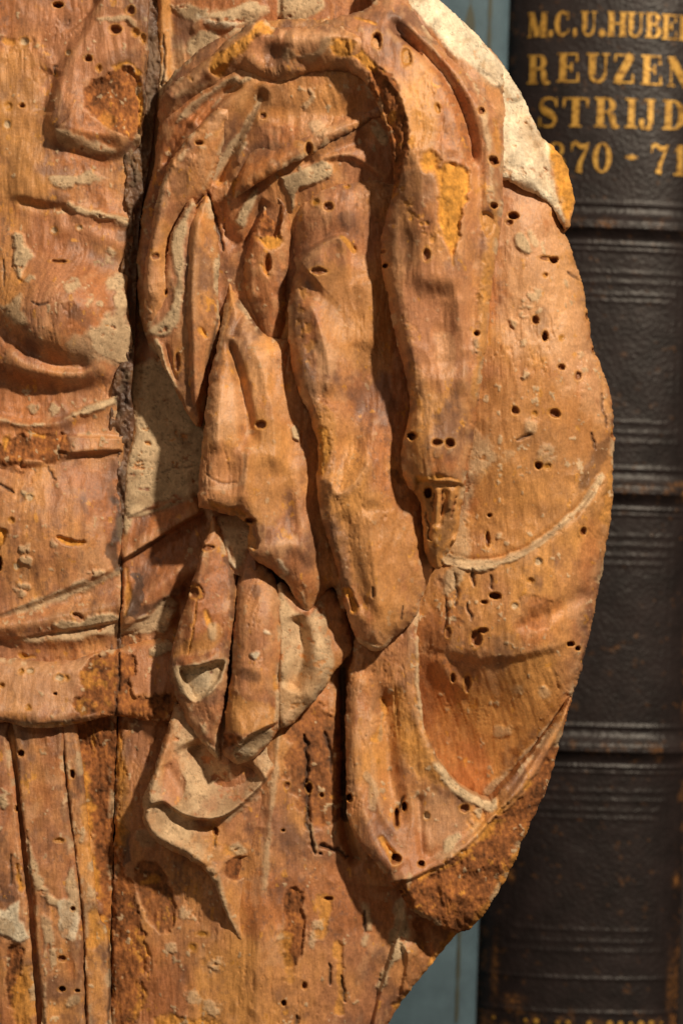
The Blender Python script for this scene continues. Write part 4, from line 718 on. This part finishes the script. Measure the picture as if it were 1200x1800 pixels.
# rolled edge over the shoulder
p = Carving('roll', 'cape_collar', [(280,172),(284,156),(302,138),(342,112),(366,95),(400,66),(432,44),(456,28),(470,36),(482,47),(512,48),(550,46),(600,46),(660,70),(700,120),(700,180),(660,165),(640,142),(618,130),(590,124),(560,127),(530,132),(508,142),(480,146),(452,138),(424,130),(396,142),(362,163),(332,184),(306,202),(284,206)],
    [(282,185,66),(340,130,96),(340,170,74),(400,90,120),(420,125,112),(456,50,130),(500,60,146),(480,120,132),(560,60,156),(560,110,140),(640,110,150),(690,150,140)], back=-20, depth=115, under=16)
p.round(34, 44, 1.8)
p.ridge([(290,170),(350,125),(410,85),(455,45)], 9, 14, taper=.05); p.ledge([(370,128),(400,112),(430,90),(450,66),(472,58)], 9, 30, taper=.12)
p.bump(478, 95, 22, 26, -20); p.ridge([(500,60),(540,75),(600,70)], 8, 20); p.ridge([(440,110),(420,118),(380,145)], -6, 12); p.bump(530, 110, 30, 14, -8)
p.paint('orange', [(372,126),(378,100),(400,82),(430,65),(455,38),(468,36),(480,50),(468,62),(450,66),(430,92),(405,108),(392,128)], 4, 6, v=.9); p.paint('brown', [(395,88),(415,82),(420,90)], 4, 7, v=.5)
p.paint('dark', [(462,75),(480,78),(498,92),(495,110),(470,115),(460,95)], 8, 8, v=.55); p.paint('pale', [(500,62),(560,55),(590,75),(540,95),(510,85)], 14, 10, v=.6); p.paint('gesso', [(505,98),(540,105),(560,98),(575,80)], 4, 6, stroke=6, v=.6)
p.paint('pale', [(300,140),(330,130),(350,140),(310,165)], 10, 8, v=.7); p.paint('orange', [(330,132),(336,138)], 3, 3, stroke=3, v=.6); p.paint('gesso', [(310,165),(350,150),(365,145)], 4, 7, stroke=4, v=.4)
p.paint('orange', [(580,80),(600,75),(620,85),(610,105),(585,100)], 4, 6, v=.9)
p.finish(WOOD, CAPE, autospeck=.4)

# great right-hand fold
p = Carving('f4', 'drapery_fold', [(545,46),(566,34),(600,22),(640,10),(672,-20),(690,-60),(716,-60),(722,-10),(738,28),(762,60),(800,106),(826,126),(850,166),(868,184),(885,193),(887,260),(887,330),(883,385),(875,440),(866,505),(859,580),(850,645),(841,715),(833,765),(825,812),(817,862),(809,918),(801,950),(788,975),(774,1001),(756,992),(746,960),(741,905),(739,884),(732,870),(720,858),(710,836),(706,802),(709,772),(716,742),(719,702),(713,660),(701,612),(690,562),(682,520),(673,482),(669,440),(672,402),(682,368),(690,335),(691,300),(689,262),(681,224),(668,196),(655,166),(640,142),(618,124),(590,100),(560,70)],
    [(560,48,138),(620,60,150),(690,-40,96),(640,110,156),(700,60,142),(690,180,166),(740,120,152),(700,300,158),(780,200,156),(850,180,124),(880,210,104),(780,350,168),(700,420,140),(860,330,134),(885,330,112),(690,500,136),(780,500,164),(860,500,128),(715,650,130),(780,650,150),(848,640,126),(720,780,128),(770,800,146),(830,780,120),(740,860,118),(810,860,122),(775,990,100),(800,930,112)], back=-10, depth=140, under=14)
p.round(36, 34, 1.8)
p.ridge([(680,30),(715,62),(745,90),(775,122),(800,160),(818,205),(828,250),(832,300)], -26, (10,11,12,9), taper=.1)
p.ridge([(705,30),(740,70),(780,110),(820,160),(850,210),(862,290),(866,380)], 10, 16, taper=.05); p.ridge([(838,240),(842,300),(838,420),(832,520),(828,620)], -9, 12); p.ridge([(866,380),(856,500),(846,600),(835,720)], 7, 12)
p.ridge([(660,120),(690,180),(706,230),(704,300)], 10, 20); p.ridge([(700,360),(690,440),(704,540),(728,640),(735,720)], 6, 16); p.ridge([(770,490),(775,580),(785,670)], -16, 34, taper=.2); p.ridge([(745,230),(740,320),(735,420),(745,520)], 9, 24, sharp=1.4); p.ridge([(800,500),(812,600),(815,700)], 7, 14, sharp=1.3); p.bump(760, 780, 26, 34, 6)
# torn lip and decayed patches
p.region([(648,118),(672,128),(690,150),(705,180),(714,215),(716,260),(706,300),(694,330),(689,300),(688,260),(680,222),(668,192),(655,160)], -12, 8, rag=4)
p.paint('brown', [(648,118),(668,122),(690,145),(706,180),(716,215),(717,265),(705,305),(692,340),(684,330),(680,222),(668,192),(650,150)], 4, 6); p.paint('orange', [(582,62),(610,68),(640,88),(660,118),(650,128),(625,105),(590,95)], 4, 6, v=.95); p.paint('orange', [(690,200),(684,215)], 3, 6, stroke=6, v=.6)
p.paint('orange', [(735,290),(755,268),(770,285),(772,298),(800,288),(822,300),(824,340),(812,370),(808,410),(800,440),(795,472),(786,440),(775,400),(770,350),(768,310),(750,305)], 4, 6, dh=-3); p.paint('orange', [(712,385),(728,380),(724,398)], 4, 8, v=.9); p.paint('orange', [(715,250),(725,245),(722,262)], 3, 5, v=.7); p.paint('orange', [(700,340),(745,400),(770,430)], 6, 14, stroke=12, v=.55, speck=.9)
p.paint('dark', [(690,340),(720,290),(760,320),(740,420),(700,470),(680,440)], 24, 22, v=.4); p.paint('pink', [(710,480),(830,480),(820,640),(790,690),(740,660)], 24, 18, v=.6); p.paint('pale', [(765,590),(800,590),(800,660),(785,685),(775,660)], 10, 8, v=.5)
p.paint('orange', [(708,560),(722,620),(732,700)], 6, 12, stroke=8, v=.35, speck=.8); p.paint('gesso', [(852,200),(856,240),(864,300),(862,350)], 4, 6, stroke=5, v=.7); p.paint('orange', [(872,210),(878,260)], 5, 8, stroke=6, v=.5); p.paint('orange', [(850,400),(862,440),(850,520)], 5, 12, stroke=8, v=.5, speck=.6)
p.paint('tan', [(855,390),(880,390),(850,640),(832,700),(838,600)], 6, 8, v=.8); p.paint('gesso', [(836,598),(838,620)], 3, 4, stroke=4, v=.7); p.region([(845,370),(868,375),(872,400),(858,420),(846,400)], -8, 6); p.paint('tan', [(845,370),(868,375),(872,400),(858,420),(846,400)], 4, 4, v=.9)
p.paint('dark', [(560,25),(640,15),(690,20),(700,40),(640,30)], 10, 10, v=.35); p.paint('gesso', [(740,58),(760,80),(790,140)], 3, 4, stroke=3, v=.4); p.paint('gesso', [(750,85),(790,140),(796,152)], 3, 4, stroke=3, v=.5)
p.paint('orange', [(625,30),(650,38),(660,42)], 2, 3, stroke=2.5, v=.8); p.paint('dark', [(735,62),(765,72)], 4, 4, stroke=4, v=.5); p.crack([(700,60),(722,78),(745,95)], 8, 4, 3, 'brown')
# broken tip with torn fibres
p.region([(732,842),(812,846),(830,860),(812,930),(775,1010),(740,990),(736,890),(728,868)], -10, 7, rag=2, smooth=1); p.paint('tan', [(730,842),(815,846),(815,900),(790,985),(745,985),(738,890)], 3, 3, v=.9)
p.ridge([(750,852),(756,880),(762,930)], -8, 6); p.ridge([(785,856),(780,890),(772,930)], -7, 5); p.ridge([(770,850),(768,890),(760,940)], 6, 6); p.ridge([(796,856),(792,900)], 6, 7); p.paint('orange', [(738,842),(780,838),(810,846)], 3, 5, stroke=4, v=.8); p.paint('dark', [(790,890),(785,940),(760,980)], 8, 10, stroke=9, v=.5)
for c in ([(765,865),(762,900)], [(778,860),(774,905)], [(800,870),(794,910)], [(750,900),(756,950)]): p.crack(c, 5, 2, 3, 'brown')
p.paint('dark', [(715,790),(725,815)], 10, 10, stroke=12, v=.45)
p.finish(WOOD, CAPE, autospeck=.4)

# ================================================================ books on the shelf behind
HB = -560.0                                   # depth of the spines behind the carving plane, drawing units
KB = 1-(HB*S)/DCAM                            # their size is given as seen, so their true size is larger
LEAN = math.radians(-1.95)
def at(px, py, h): k = 1-h*S/DCAM; return Vector(((px-600)*S*k, -h*S, (900-py)*S*k))
def mesh_obj(name, verts, faces, mat, parent=None, smooth=True, attr=None):
    me = bpy.data.meshes.new(name); me.from_pydata([tuple(v) for v in verts], [], [tuple(int(i) for i in f) for f in faces]); me.update()
    if smooth: me.polygons.foreach_set('use_smooth', [True]*len(me.polygons))
    if attr is not None:
        a = me.attributes.new('rub', 'FLOAT', 'POINT'); a.data.foreach_set('value', attr.astype(F))
    me.materials.append(mat); o = bpy.data.objects.new(name, me); COL.objects.link(o); o.parent = parent
    return o
def box(x0, x1, y0, y1, z0, z1):
    v = [(x, y, z) for x in (x0, x1) for y in (y0, y1) for z in (z0, z1)]
    return v, [(0,1,3,2),(4,6,7,5),(0,4,5,1),(2,3,7,6),(0,2,6,4),(1,5,7,3)]

def leather_material():
    m, nt, b = nodes('black_grained_leather'); N = nt.nodes.new; K = nt.links.new
    tc = N('ShaderNodeTexCoord'); at_ = N('ShaderNodeAttribute'); at_.attribute_name = 'rub'
    v = N('ShaderNodeTexVoronoi'); v.feature = 'SMOOTH_F1'; v.inputs['Scale'].default_value = 620; v.inputs['Smoothness'].default_value = 1.0
    nz = N('ShaderNodeTexNoise'); nz.inputs['Scale'].default_value = 260; nz.inputs['Detail'].default_value = 3
    mx = N('ShaderNodeMixRGB'); mx.inputs[0].default_value = .0014; K(tc.outputs['Object'], nz.inputs['Vector']); K(tc.outputs['Object'], mx.inputs[1]); K(nz.outputs['Color'], mx.inputs[2]); K(mx.outputs[0], v.inputs['Vector'])
    n2 = N('ShaderNodeTexNoise'); n2.inputs['Scale'].default_value = 60; n2.inputs['Detail'].default_value = 6; n2.inputs['Roughness'].default_value = .7; K(tc.outputs['Object'], n2.inputs['Vector'])
    cr = N('ShaderNodeValToRGB'); cr.color_ramp.elements[0].color = (.0085, .0060, .0064, 1); cr.color_ramp.elements[1].color = (.022, .0150, .0152, 1); cr.color_ramp.elements[0].position = .35; cr.color_ramp.elements[1].position = .7; K(n2.outputs['Fac'], cr.inputs[0])
    n3 = N('ShaderNodeTexNoise'); n3.inputs['Scale'].default_value = 500; n3.inputs['Detail'].default_value = 4; K(tc.outputs['Object'], n3.inputs['Vector'])
    r3 = N('ShaderNodeMapRange'); r3.inputs[1].default_value = .35; r3.inputs[2].default_value = .65; K(n3.outputs['Fac'], r3.inputs[0])
    mu = N('ShaderNodeMath'); mu.operation = 'MULTIPLY'; K(at_.outputs['Fac'], mu.inputs[0]); K(r3.outputs[0], mu.inputs[1])
    mc = N('ShaderNodeMixRGB'); mc.inputs[2].default_value = (.30, .13, .035, 1); K(mu.outputs[0], mc.inputs[0]); K(cr.outputs[0], mc.inputs[1]); K(mc.outputs[0], b.inputs['Base Color'])
    b.inputs['Roughness'].default_value = .45; b.inputs['Specular IOR Level'].default_value = .36
    bp = N('ShaderNodeBump'); bp.inputs['Strength'].default_value = .5; bp.inputs['Distance'].default_value = .0006; bp.invert = True; K(v.outputs['Distance'], bp.inputs['Height']); K(bp.outputs[0], b.inputs['Normal'])
    return m
def gold_material():
    m, nt, b = nodes('worn_gold_leaf'); N = nt.nodes.new; K = nt.links.new
    tc = N('ShaderNodeTexCoord'); n = N('ShaderNodeTexNoise'); n.inputs['Scale'].default_value = 420; n.inputs['Detail'].default_value = 5; n.inputs['Roughness'].default_value = .7; K(tc.outputs['Object'], n.inputs['Vector'])
    cr = N('ShaderNodeValToRGB'); e = cr.color_ramp.elements; e[0].position = .36; e[0].color = (.07, .032, .010, 1); e[1].position = .47; e[1].color = (.50, .27, .045, 1); x = e.new(.72); x.color = (.68, .42, .10, 1); K(n.outputs['Fac'], cr.inputs[0]); K(cr.outputs[0], b.inputs['Base Color'])
    b.inputs['Metallic'].default_value = .4; b.inputs['Roughness'].default_value = .42
    v = N('ShaderNodeTexVoronoi'); v.inputs['Scale'].default_value = 640; K(tc.outputs['Object'], v.inputs['Vector'])
    bp = N('ShaderNodeBump'); bp.inputs['Strength'].default_value = .25; bp.inputs['Distance'].default_value = .0005; K(v.outputs['Distance'], bp.inputs['Height']); K(bp.outputs[0], b.inputs['Normal'])
    return m
def cloth_material():
    m, nt, b = nodes('faded_blue_book_cloth'); N = nt.nodes.new; K = nt.links.new
    tc = N('ShaderNodeTexCoord')
    w1 = N('ShaderNodeTexWave'); w1.bands_direction = 'Z'; w1.inputs['Scale'].default_value = 700; w1.inputs['Distortion'].default_value = 3; w1.inputs['Detail Scale'].default_value = 3; K(tc.outputs['Object'], w1.inputs['Vector'])
    n = N('ShaderNodeTexNoise'); n.inputs['Scale'].default_value = 55; n.inputs['Detail'].default_value = 6; n.inputs['Roughness'].default_value = .7; K(tc.outputs['Object'], n.inputs['Vector'])
    cr = N('ShaderNodeValToRGB'); e = cr.color_ramp.elements; e[0].position = .3; e[0].color = (.055, .098, .130, 1); e[1].position = .75; e[1].color = (.10, .172, .220, 1); K(n.outputs['Fac'], cr.inputs[0])
    mx = N('ShaderNodeMixRGB'); mx.blend_type = 'MULTIPLY'; mx.inputs[0].default_value = .3; K(cr.outputs[0], mx.inputs[1]); K(w1.outputs['Color'], mx.inputs[2]); K(mx.outputs[0], b.inputs['Base Color'])
    b.inputs['Roughness'].default_value = .75
    bp = N('ShaderNodeBump'); bp.inputs['Strength'].default_value = .3; bp.inputs['Distance'].default_value = .0002; K(w1.outputs['Color'], bp.inputs['Height']); K(bp.outputs[0], b.inputs['Normal'])
    return m
def plain(name, col, rough=.7, var=.3, scale=40):
    m, nt, b = nodes(name); N = nt.nodes.new; K = nt.links.new
    tc = N('ShaderNodeTexCoord'); n = N('ShaderNodeTexNoise'); n.inputs['Scale'].default_value = scale; n.inputs['Detail'].default_value = 6; K(tc.outputs['Object'], n.inputs['Vector'])
    cr = N('ShaderNodeValToRGB'); e = cr.color_ramp.elements; e[0].color = (*[c*(1-var) for c in col], 1); e[1].color = (*[c*(1+var) for c in col], 1); e[0].position = .3; e[1].position = .7; K(n.outputs['Fac'], cr.inputs[0]); K(cr.outputs[0], b.inputs['Base Color']); b.inputs['Roughness'].default_value = rough
    return m
LEATHER, GOLD, CLOTH = leather_material(), gold_material(), cloth_material()
PAGES = plain('old_paper', (.42, .33, .2)); SHELF = plain('dark_shelf_wood', (.02, .012, .008), .6)

class Book:
    """upright book; spine coordinates x across, y down, both in drawing units as seen from the front"""
    def __init__(s, name, label, xt, xb, halfw, bulge, ytop, ybot, mat, depth=HB):
        s.h = depth; s.k = 1-depth*S/DCAM; s.w = halfw; s.b = bulge; s.lean = math.atan2(xb-xt, 1800)
        s.cx = lambda y: xt+(xb-xt)*y/1800; s.yt, s.yb, s.mat = ytop, ybot, mat
        s.o = bpy.data.objects.new(name, None); COL.objects.link(s.o); s.o.location = at(s.cx(ybot), ybot, depth)
        s.o['label'] = label; s.o['category'] = 'book'
        s.o.rotation_euler = (0, math.atan2(xt-xb, 1800), 0)
        s.relief = []; s.ru = []
    def prof(s, x):                               # how far the round of the spine falls back
        t = np.clip(np.abs(x)/s.w, 0, 1); return -s.b*(1-np.sqrt(np.clip(1-t**2.3, 0, 1)))
    def loc(s, x, y, up=0.0):                     # x relative to the spine's middle, y in drawing units
        return np.stack([x*S*s.k, -(s.prof(x)+up)*S, (s.yb-y)*S*s.k], -1)
    def flat(s, px, py):                          # frame position -> spine coordinates
        y = py; a = math.atan2(s.cx(1800)-s.cx(0), 1800); dx = px-s.cx(py)
        return dx*math.cos(a), y-dx*math.sin(a)*-1.0
    def spine(s, relief, rub, nx=110, step=2.4):
        th = np.linspace(-1, 1, nx); x = s.w*np.sin(th*math.pi/2*0.985); y = np.arange(s.yt, s.yb+step, step)
        X, Y = np.meshgrid(x, y); up = relief(X, Y); V = s.loc(X, Y, up).reshape(-1, 3)
        ny, nn = X.shape; j, i = np.meshgrid(np.arange(ny-1), np.arange(nn-1), indexing='ij'); a = (j*nn+i).ravel()
        f = np.stack([a, a+nn, a+nn+1, a+1], 1)
        return mesh_obj('spine', V, f, s.mat, s.o, True, rub(X, Y).ravel())
    def body(s, cover):
        hw = s.w*S*s.k; top = (s.yb-s.yt)*S*s.k; yb = s.b*S
        for sg in (-1, 1):
            a, b_ = sorted((sg*hw*1.0, sg*(hw-0.003)))
            mesh_obj('cover_board', *box(a, b_, yb*0.8, yb+.20, .0, top), cover, s.o, False)
        mesh_obj('page_block', *box(-hw+.0035, hw-.0035, yb*0.9, yb+.196, .004, top-.004), PAGES, s.o, False)

# ---- black leather folio
bk = Book('leather_book', 'thick black leather book with gold spine lettering beside the torso', 1076, 1018, 181, 92, -190, 1846, LEATHER)
BANDS = (383, 848, 1302); FR = [(478,527),(740,775),(940,990),(1388,1438),(1635,1672)]
def relief(X, Y):
    up = np.zeros_like(X)
    for b in BANDS:
        t = Y-b-9; up += 17*np.exp(-(t/14)**2*np.where(t > 0, .42, 1.0))
        for o, a, wd in ((-26, 3.6, 3.2), (17, 3.0, 2.8), (45, 3.4, 3.0), (55, 2.0, 2.6), (33, -1.5, 8)): up += a*np.exp(-((Y-b-o)/wd)**2)
    for y in (478, 495, 516, 528, 740, 758, 775, 940, 957, 975, 990, 1390, 1406, 1424, 1438, 1635, 1655, 1672):
        inset = 62 if y in (528, 740, 990, 1438, 1635) else (52 if y in (516, 775-17, 975, 1424, 1655) else 40)
        up += 1.15*np.exp(-((Y-y)/3.2)**2)*sstep(s_w-inset+6, s_w-inset, np.abs(X))
    for y in (1720, 1780): up += 2.0*np.exp(-((Y-y)/3)**2)
    for inset, (a, b) in ((40, (478,775)), (52, (495,758)), (40, (940,1200)), (52, (957,1200)), (40, (1390,1672)), (52, (1406,1655)), (62, (1438,1635))):
        up += 1.0*np.exp(-((np.abs(X)-(s_w-inset))/2.2)**2)*((Y > a) & (Y < b))
    return up+0.8*fbm(X.astype(F), Y.astype(F), 60, 60, 3, 5)
s_w = 181
def rub(X, Y):
    X = X.astype(F); Y = Y.astype(F); r = np.zeros_like(X); n = fbm(X, Y, 14, 18, 4, 8, .6)
    for b in BANDS: r += .5*np.exp(-((Y-b-12)/10)**2)*sstep(.1, .6, n)
    r += sstep(.88, .97, np.abs(X)/s_w)*sstep(.0, .5, n)*.6
    r += sstep(.8, .95, fbm(X, Y, 11, 11, 3, 9))*.25
    r += sstep(1772, 1800, Y+12*n)*.4*sstep(-.1, .4, n)
    for x, y, a, c, v in ((168,735,4,6,1),(165,765,3,14,.8),(158,866,7,8,1),(150,846,20,4,.7),(-8,1128,3,4,0),(-128,1545,6,9,.9),(168,1548,7,9,.9),(-150,1715,5,40,.7),(-118,1762,16,7,.7),(160,1740,5,50,.5)): r += v*np.exp(-((X-x)/a)**2-((Y-y)/c)**2)
    t = np.clip((X-30)/60, 0, 1); r += .8*np.exp(-((Y-(1146-36*t))/4)**2)*((X > 30) & (X < 95))*sstep(-.1, .3, n)
    return np.clip(r, 0, 1)
SPINE = bk.spine(relief, rub); bk.body(LEATHER)

# gilt letters: each glyph is drawn from stems, hairlines and bowls in a unit box, y up
def bar(x0, y0, x1, y1, w0, w1=None, n=5):
    w1 = w0 if w1 is None else w1; P = []
    L = math.hypot(x1-x0, y1-y0); nx, ny = -(y1-y0)/L, (x1-x0)/L
    for i in range(n+1):
        t = i/n; x = x0+(x1-x0)*t; y = y0+(y1-y0)*t; w_ = (w0+(w1-w0)*t)/2; P.append(((x-nx*w_, y-ny*w_), (x+nx*w_, y+ny*w_)))
    return P
def stem(x, w_, y0=0, y1=1): return [((x-w_/2, y0+(y1-y0)*i/5), (x+w_/2, y0+(y1-y0)*i/5)) for i in range(6)]
def hair(x0, x1, y, t=.06): return [((x0+(x1-x0)*i/5, y-t/2), (x0+(x1-x0)*i/5, y+t/2)) for i in range(6)]
def bowl(cx, cy, rx, ry, a0, a1, tx, ty, n=18):
    r = []
    for i in range(n+1):
        a = math.radians(a0+(a1-a0)*i/n); c, s_ = math.cos(a), math.sin(a); r.append(((cx+c*(rx-tx), cy+s_*(ry-ty)), (cx+c*rx, cy+s_*ry)))
    return r
def brush(pts, ws):
    p = catmull(pts, False, 4); q = np.interp(np.linspace(0, 1, len(p)), np.linspace(0, 1, len(ws)), ws); r = []
    for i in range(len(p)):
        d = p[min(i+1, len(p)-1)]-p[max(i-1, 0)]; d = d/np.hypot(*d); nn = np.array((-d[1], d[0]))*q[i]/2; r.append((tuple(p[i]-nn), tuple(p[i]+nn)))
    return r
T = .27
GLY = {
 'M': [stem(.12,.07), bar(.15,.97,.50,.04,.30,.24), bar(.50,.04,.82,.97,.07), stem(.83,T), hair(0,.26,.03), hair(.66,1,.03), hair(0,.2,.97), hair(.7,1,.97)],
 'C': [bowl(.52,.5,.52,.5,48,312,T+.06,.07), bar(.90,.98,.90,.66,.05,.16), bar(.9,.12,.98,.3,.08)],
 'U': [stem(.24,T,.28,1), stem(.80,.08,.3,1), bowl(.475,.30,.37,.30,180,360,.16,.09), hair(0,.48,.97), hair(.64,.98,.97)],
 'H': [stem(.2,T), stem(.8,T), hair(.2,.8,.52,.07), hair(0,.4,.03), hair(.6,1,.03), hair(0,.4,.97), hair(.6,1,.97)],
 'B': [stem(.22,T), bowl(.5,.755,.40,.245,-90,90,T,.06), bowl(.52,.27,.46,.27,-90,90,T+.02,.06), hair(0,.52,.03), hair(0,.5,.97), hair(.22,.52,.525)],
 'E': [stem(.26,T+.02), hair(0,.92,.03), hair(0,.9,.97), hair(.26,.64,.52), bar(.88,.99,.88,.70,.05,.13), bar(.93,.01,.93,.33,.14,.06), bar(.64,.36,.64,.68,.1)],
 'R': [stem(.24,T), bowl(.48,.745,.36,.255,-90,90,T-.02,.06), hair(0,.48,.03), hair(0,.5,.97), hair(.24,.5,.52), brush([(.55,.50),(.70,.40),(.74,.2),(.80,.06),(1.0,.03)],[.1,.22,.25,.2,.05])],
 'Z': [bar(.86,.95,.16,.05,.34), hair(.06,.98,.96), hair(.02,.98,.04), bar(.06,.98,.06,.72,.06,.12), bar(.96,.02,.96,.32,.14,.06)],
 'N': [stem(.14,.07), bar(.14,.95,.80,.05,.30), stem(.86,.07), hair(0,.3,.03), hair(.7,1,.97), hair(0,.2,.97)],
 'S': [brush([(.90,.70),(.80,.92),(.50,.98),(.20,.90),(.14,.72),(.30,.56),(.62,.44),(.86,.28),(.78,.08),(.48,.02),(.18,.08),(.06,.30)],[.05,.06,.07,.13,.20,.27,.27,.20,.13,.07,.06,.05]), bar(.92,1,.92,.68,.05,.1), bar(.06,0,.06,.32,.05,.1)],
 'T': [stem(.5,T), hair(.02,.98,.96), hair(.26,.74,.03), bar(.05,.98,.03,.66,.14,.05), bar(.95,.98,.97,.66,.14,.05)],
 'I': [stem(.5,.46), hair(.05,.95,.03), hair(.05,.95,.97)],
 'J': [stem(.72,.34,.22,1), hair(.35,1,.97), brush([(.74,.25),(.68,.06),(.42,.01),(.2,.08),(.18,.22)],[.34,.22,.08,.16,.26]), bar(.06,.2,.34,.2,.24)],
 'D': [stem(.24,T), bowl(.44,.5,.54,.5,-90,90,T+.02,.06), hair(0,.46,.03), hair(0,.46,.97)],
 '7': [brush([(.02,.80),(.2,.98),(.55,.86),(.85,.90),(1,.98)],[.05,.12,.16,.12,.06]), brush([(.98,.96),(.72,.6),(.52,.3),(.46,.02)],[.06,.14,.24,.36]), bar(.03,.98,.03,.7,.06)],
 '0': [bowl(.5,.5,.5,.5,0,360,.27,.06,28)],
 '8': [bowl(.5,.75,.42,.25,0,360,.2,.06,22), bowl(.5,.27,.5,.27,0,360,.24,.06,22)],
 '1': [stem(.52,.42), hair(.05,.98,.03), bar(.45,.95,.08,.74,.12,.04)],
 '-': [brush([(0,.5),(.5,.5),(1,.5)],[.05,.9,.05])],
 '.': [bowl(.5,.5,.5,.5,0,360,.5,.5,14)], ',': [bowl(.5,.55,.45,.45,0,360,.45,.45,14), bar(.7,.5,.25,.0,.5,.1)] }
LINES = [[('M',929,962,18,62),('.',964,972,50,62),('C',975,1000,17,62),(',',1006,1014,48,64),('U',1020,1049,19,63),('.',1051,1063,50,64),('H',1067,1101,20,63),('U',1101,1132,21,65),('B',1134,1163,21,65),('E',1163,1191,23,67),('R',1193,1226,24,68)],
         [('R',928,967,93,144),('E',979,1018,92,143),('U',1030,1072,93,145),('Z',1078,1113,94,146),('E',1126,1164,96,148),('N',1174,1218,98,150)],
         [('S',947,980,169,221),('T',989,1033,170,222),('R',1044,1088,171,223),('I',1097,1121,172,224),('J',1122,1151,173,225),('D',1165,1207,174,226)],
         [('1',926,950,246,298),('8',962,993,248,300),('7',1003,1034,249,303),('0',1041,1074,250,303),('-',1097,1121,270,281),('7',1144,1174,252,305),('1',1184,1208,252,306)]]
for row in LINES:
    for ch, x0, x1, y0, y1 in row:
        V, Fc = [], []
        xm, ym = (x0+x1)/2, (y0+y1)/2; gx, gy = bk.flat(xm, ym)
        for si, st in enumerate(GLY[ch]):
            n0 = len(V); up = 1.9+si*0.12
            for a, b in st:
                for q in (a, b):
                    x = gx+(q[0]-.5)*(x1-x0); y = gy-(q[1]-.5)*(y1-y0); V.append(bk.loc(np.array(x), np.array(y), up))
            for i in range(len(st)-1): Fc.append((n0+2*i, n0+2*i+1, n0+2*i+3, n0+2*i+2))
        mesh_obj('letter', V, Fc, GOLD, SPINE, False)
# gilt dots of the roll along the foot
for i in range(17):
    if i in (1, 2, 5, 8, 10): continue
    x = -150+i*18.5; V = [bk.loc(np.array(x), np.array(1800.0), 3.0)]; r = 3.2+2.6*abs(math.sin(i*5.3))
    for q in range(10): a = q*math.pi/5; V.append(bk.loc(np.array(x+r*math.cos(a)), np.array(1798+r*math.sin(a)), 2.2))
    mesh_obj('gilt_dot', V, [(0, 1+q, 1+(q+1) % 10) for q in range(10)], GOLD, SPINE, True)

# ---- blue cloth book, mostly hidden
bb = Book('cloth_book', 'faded blue cloth book standing behind the torso', 765, 705, 131, 40, -120, 1846, CLOTH, HB-20)
def rel2(X, Y): return 0.6*fbm(X.astype(F), Y.astype(F), 40, 90, 3, 6)-2.0*np.exp(-((np.abs(X)-98)/4)**2)
SPINE2 = bb.spine(rel2, lambda X, Y: np.zeros_like(X), 60, 6.0); bb.body(CLOTH)
INK = plain('dark_olive_ink', (.045, .05, .035))
for x, wd, n_ in ((97, 3.0, 'stamped_line'), (-97, 3.0, 'stamped_line'), (62, 5.0, 'stamped_ornament')):
    ys = np.arange(-100, 1800, 6.0) if n_ == 'stamped_line' else np.arange(-100, 60, 5.0); V = []
    for y in ys:
        ww = wd*(1+.35*math.sin(y*.13)*math.sin(y*.041)) if n_ == 'stamped_line' else max(.4, 9*abs(math.sin(y*.035)))
        for q in (-1, 1): V.append(bb.loc(np.array(x+q*ww), np.array(y), 1.0))
    mesh_obj(n_, V, [(2*i, 2*i+1, 2*i+3, 2*i+2) for i in range(len(ys)-1)], INK, SPINE2, False)

# ---- shelf they stand on
zs = at(600, 1846, HB).z
o = mesh_obj('shelf_board', *box(-.6, .6, -.02, .45, zs-.03, zs-.0005), SHELF, None, False); o['kind'] = 'structure'
o = mesh_obj('shelf_back', *box(-.6, .6, .42, .44, zs, zs+.75), SHELF, None, False); o['kind'] = 'structure'
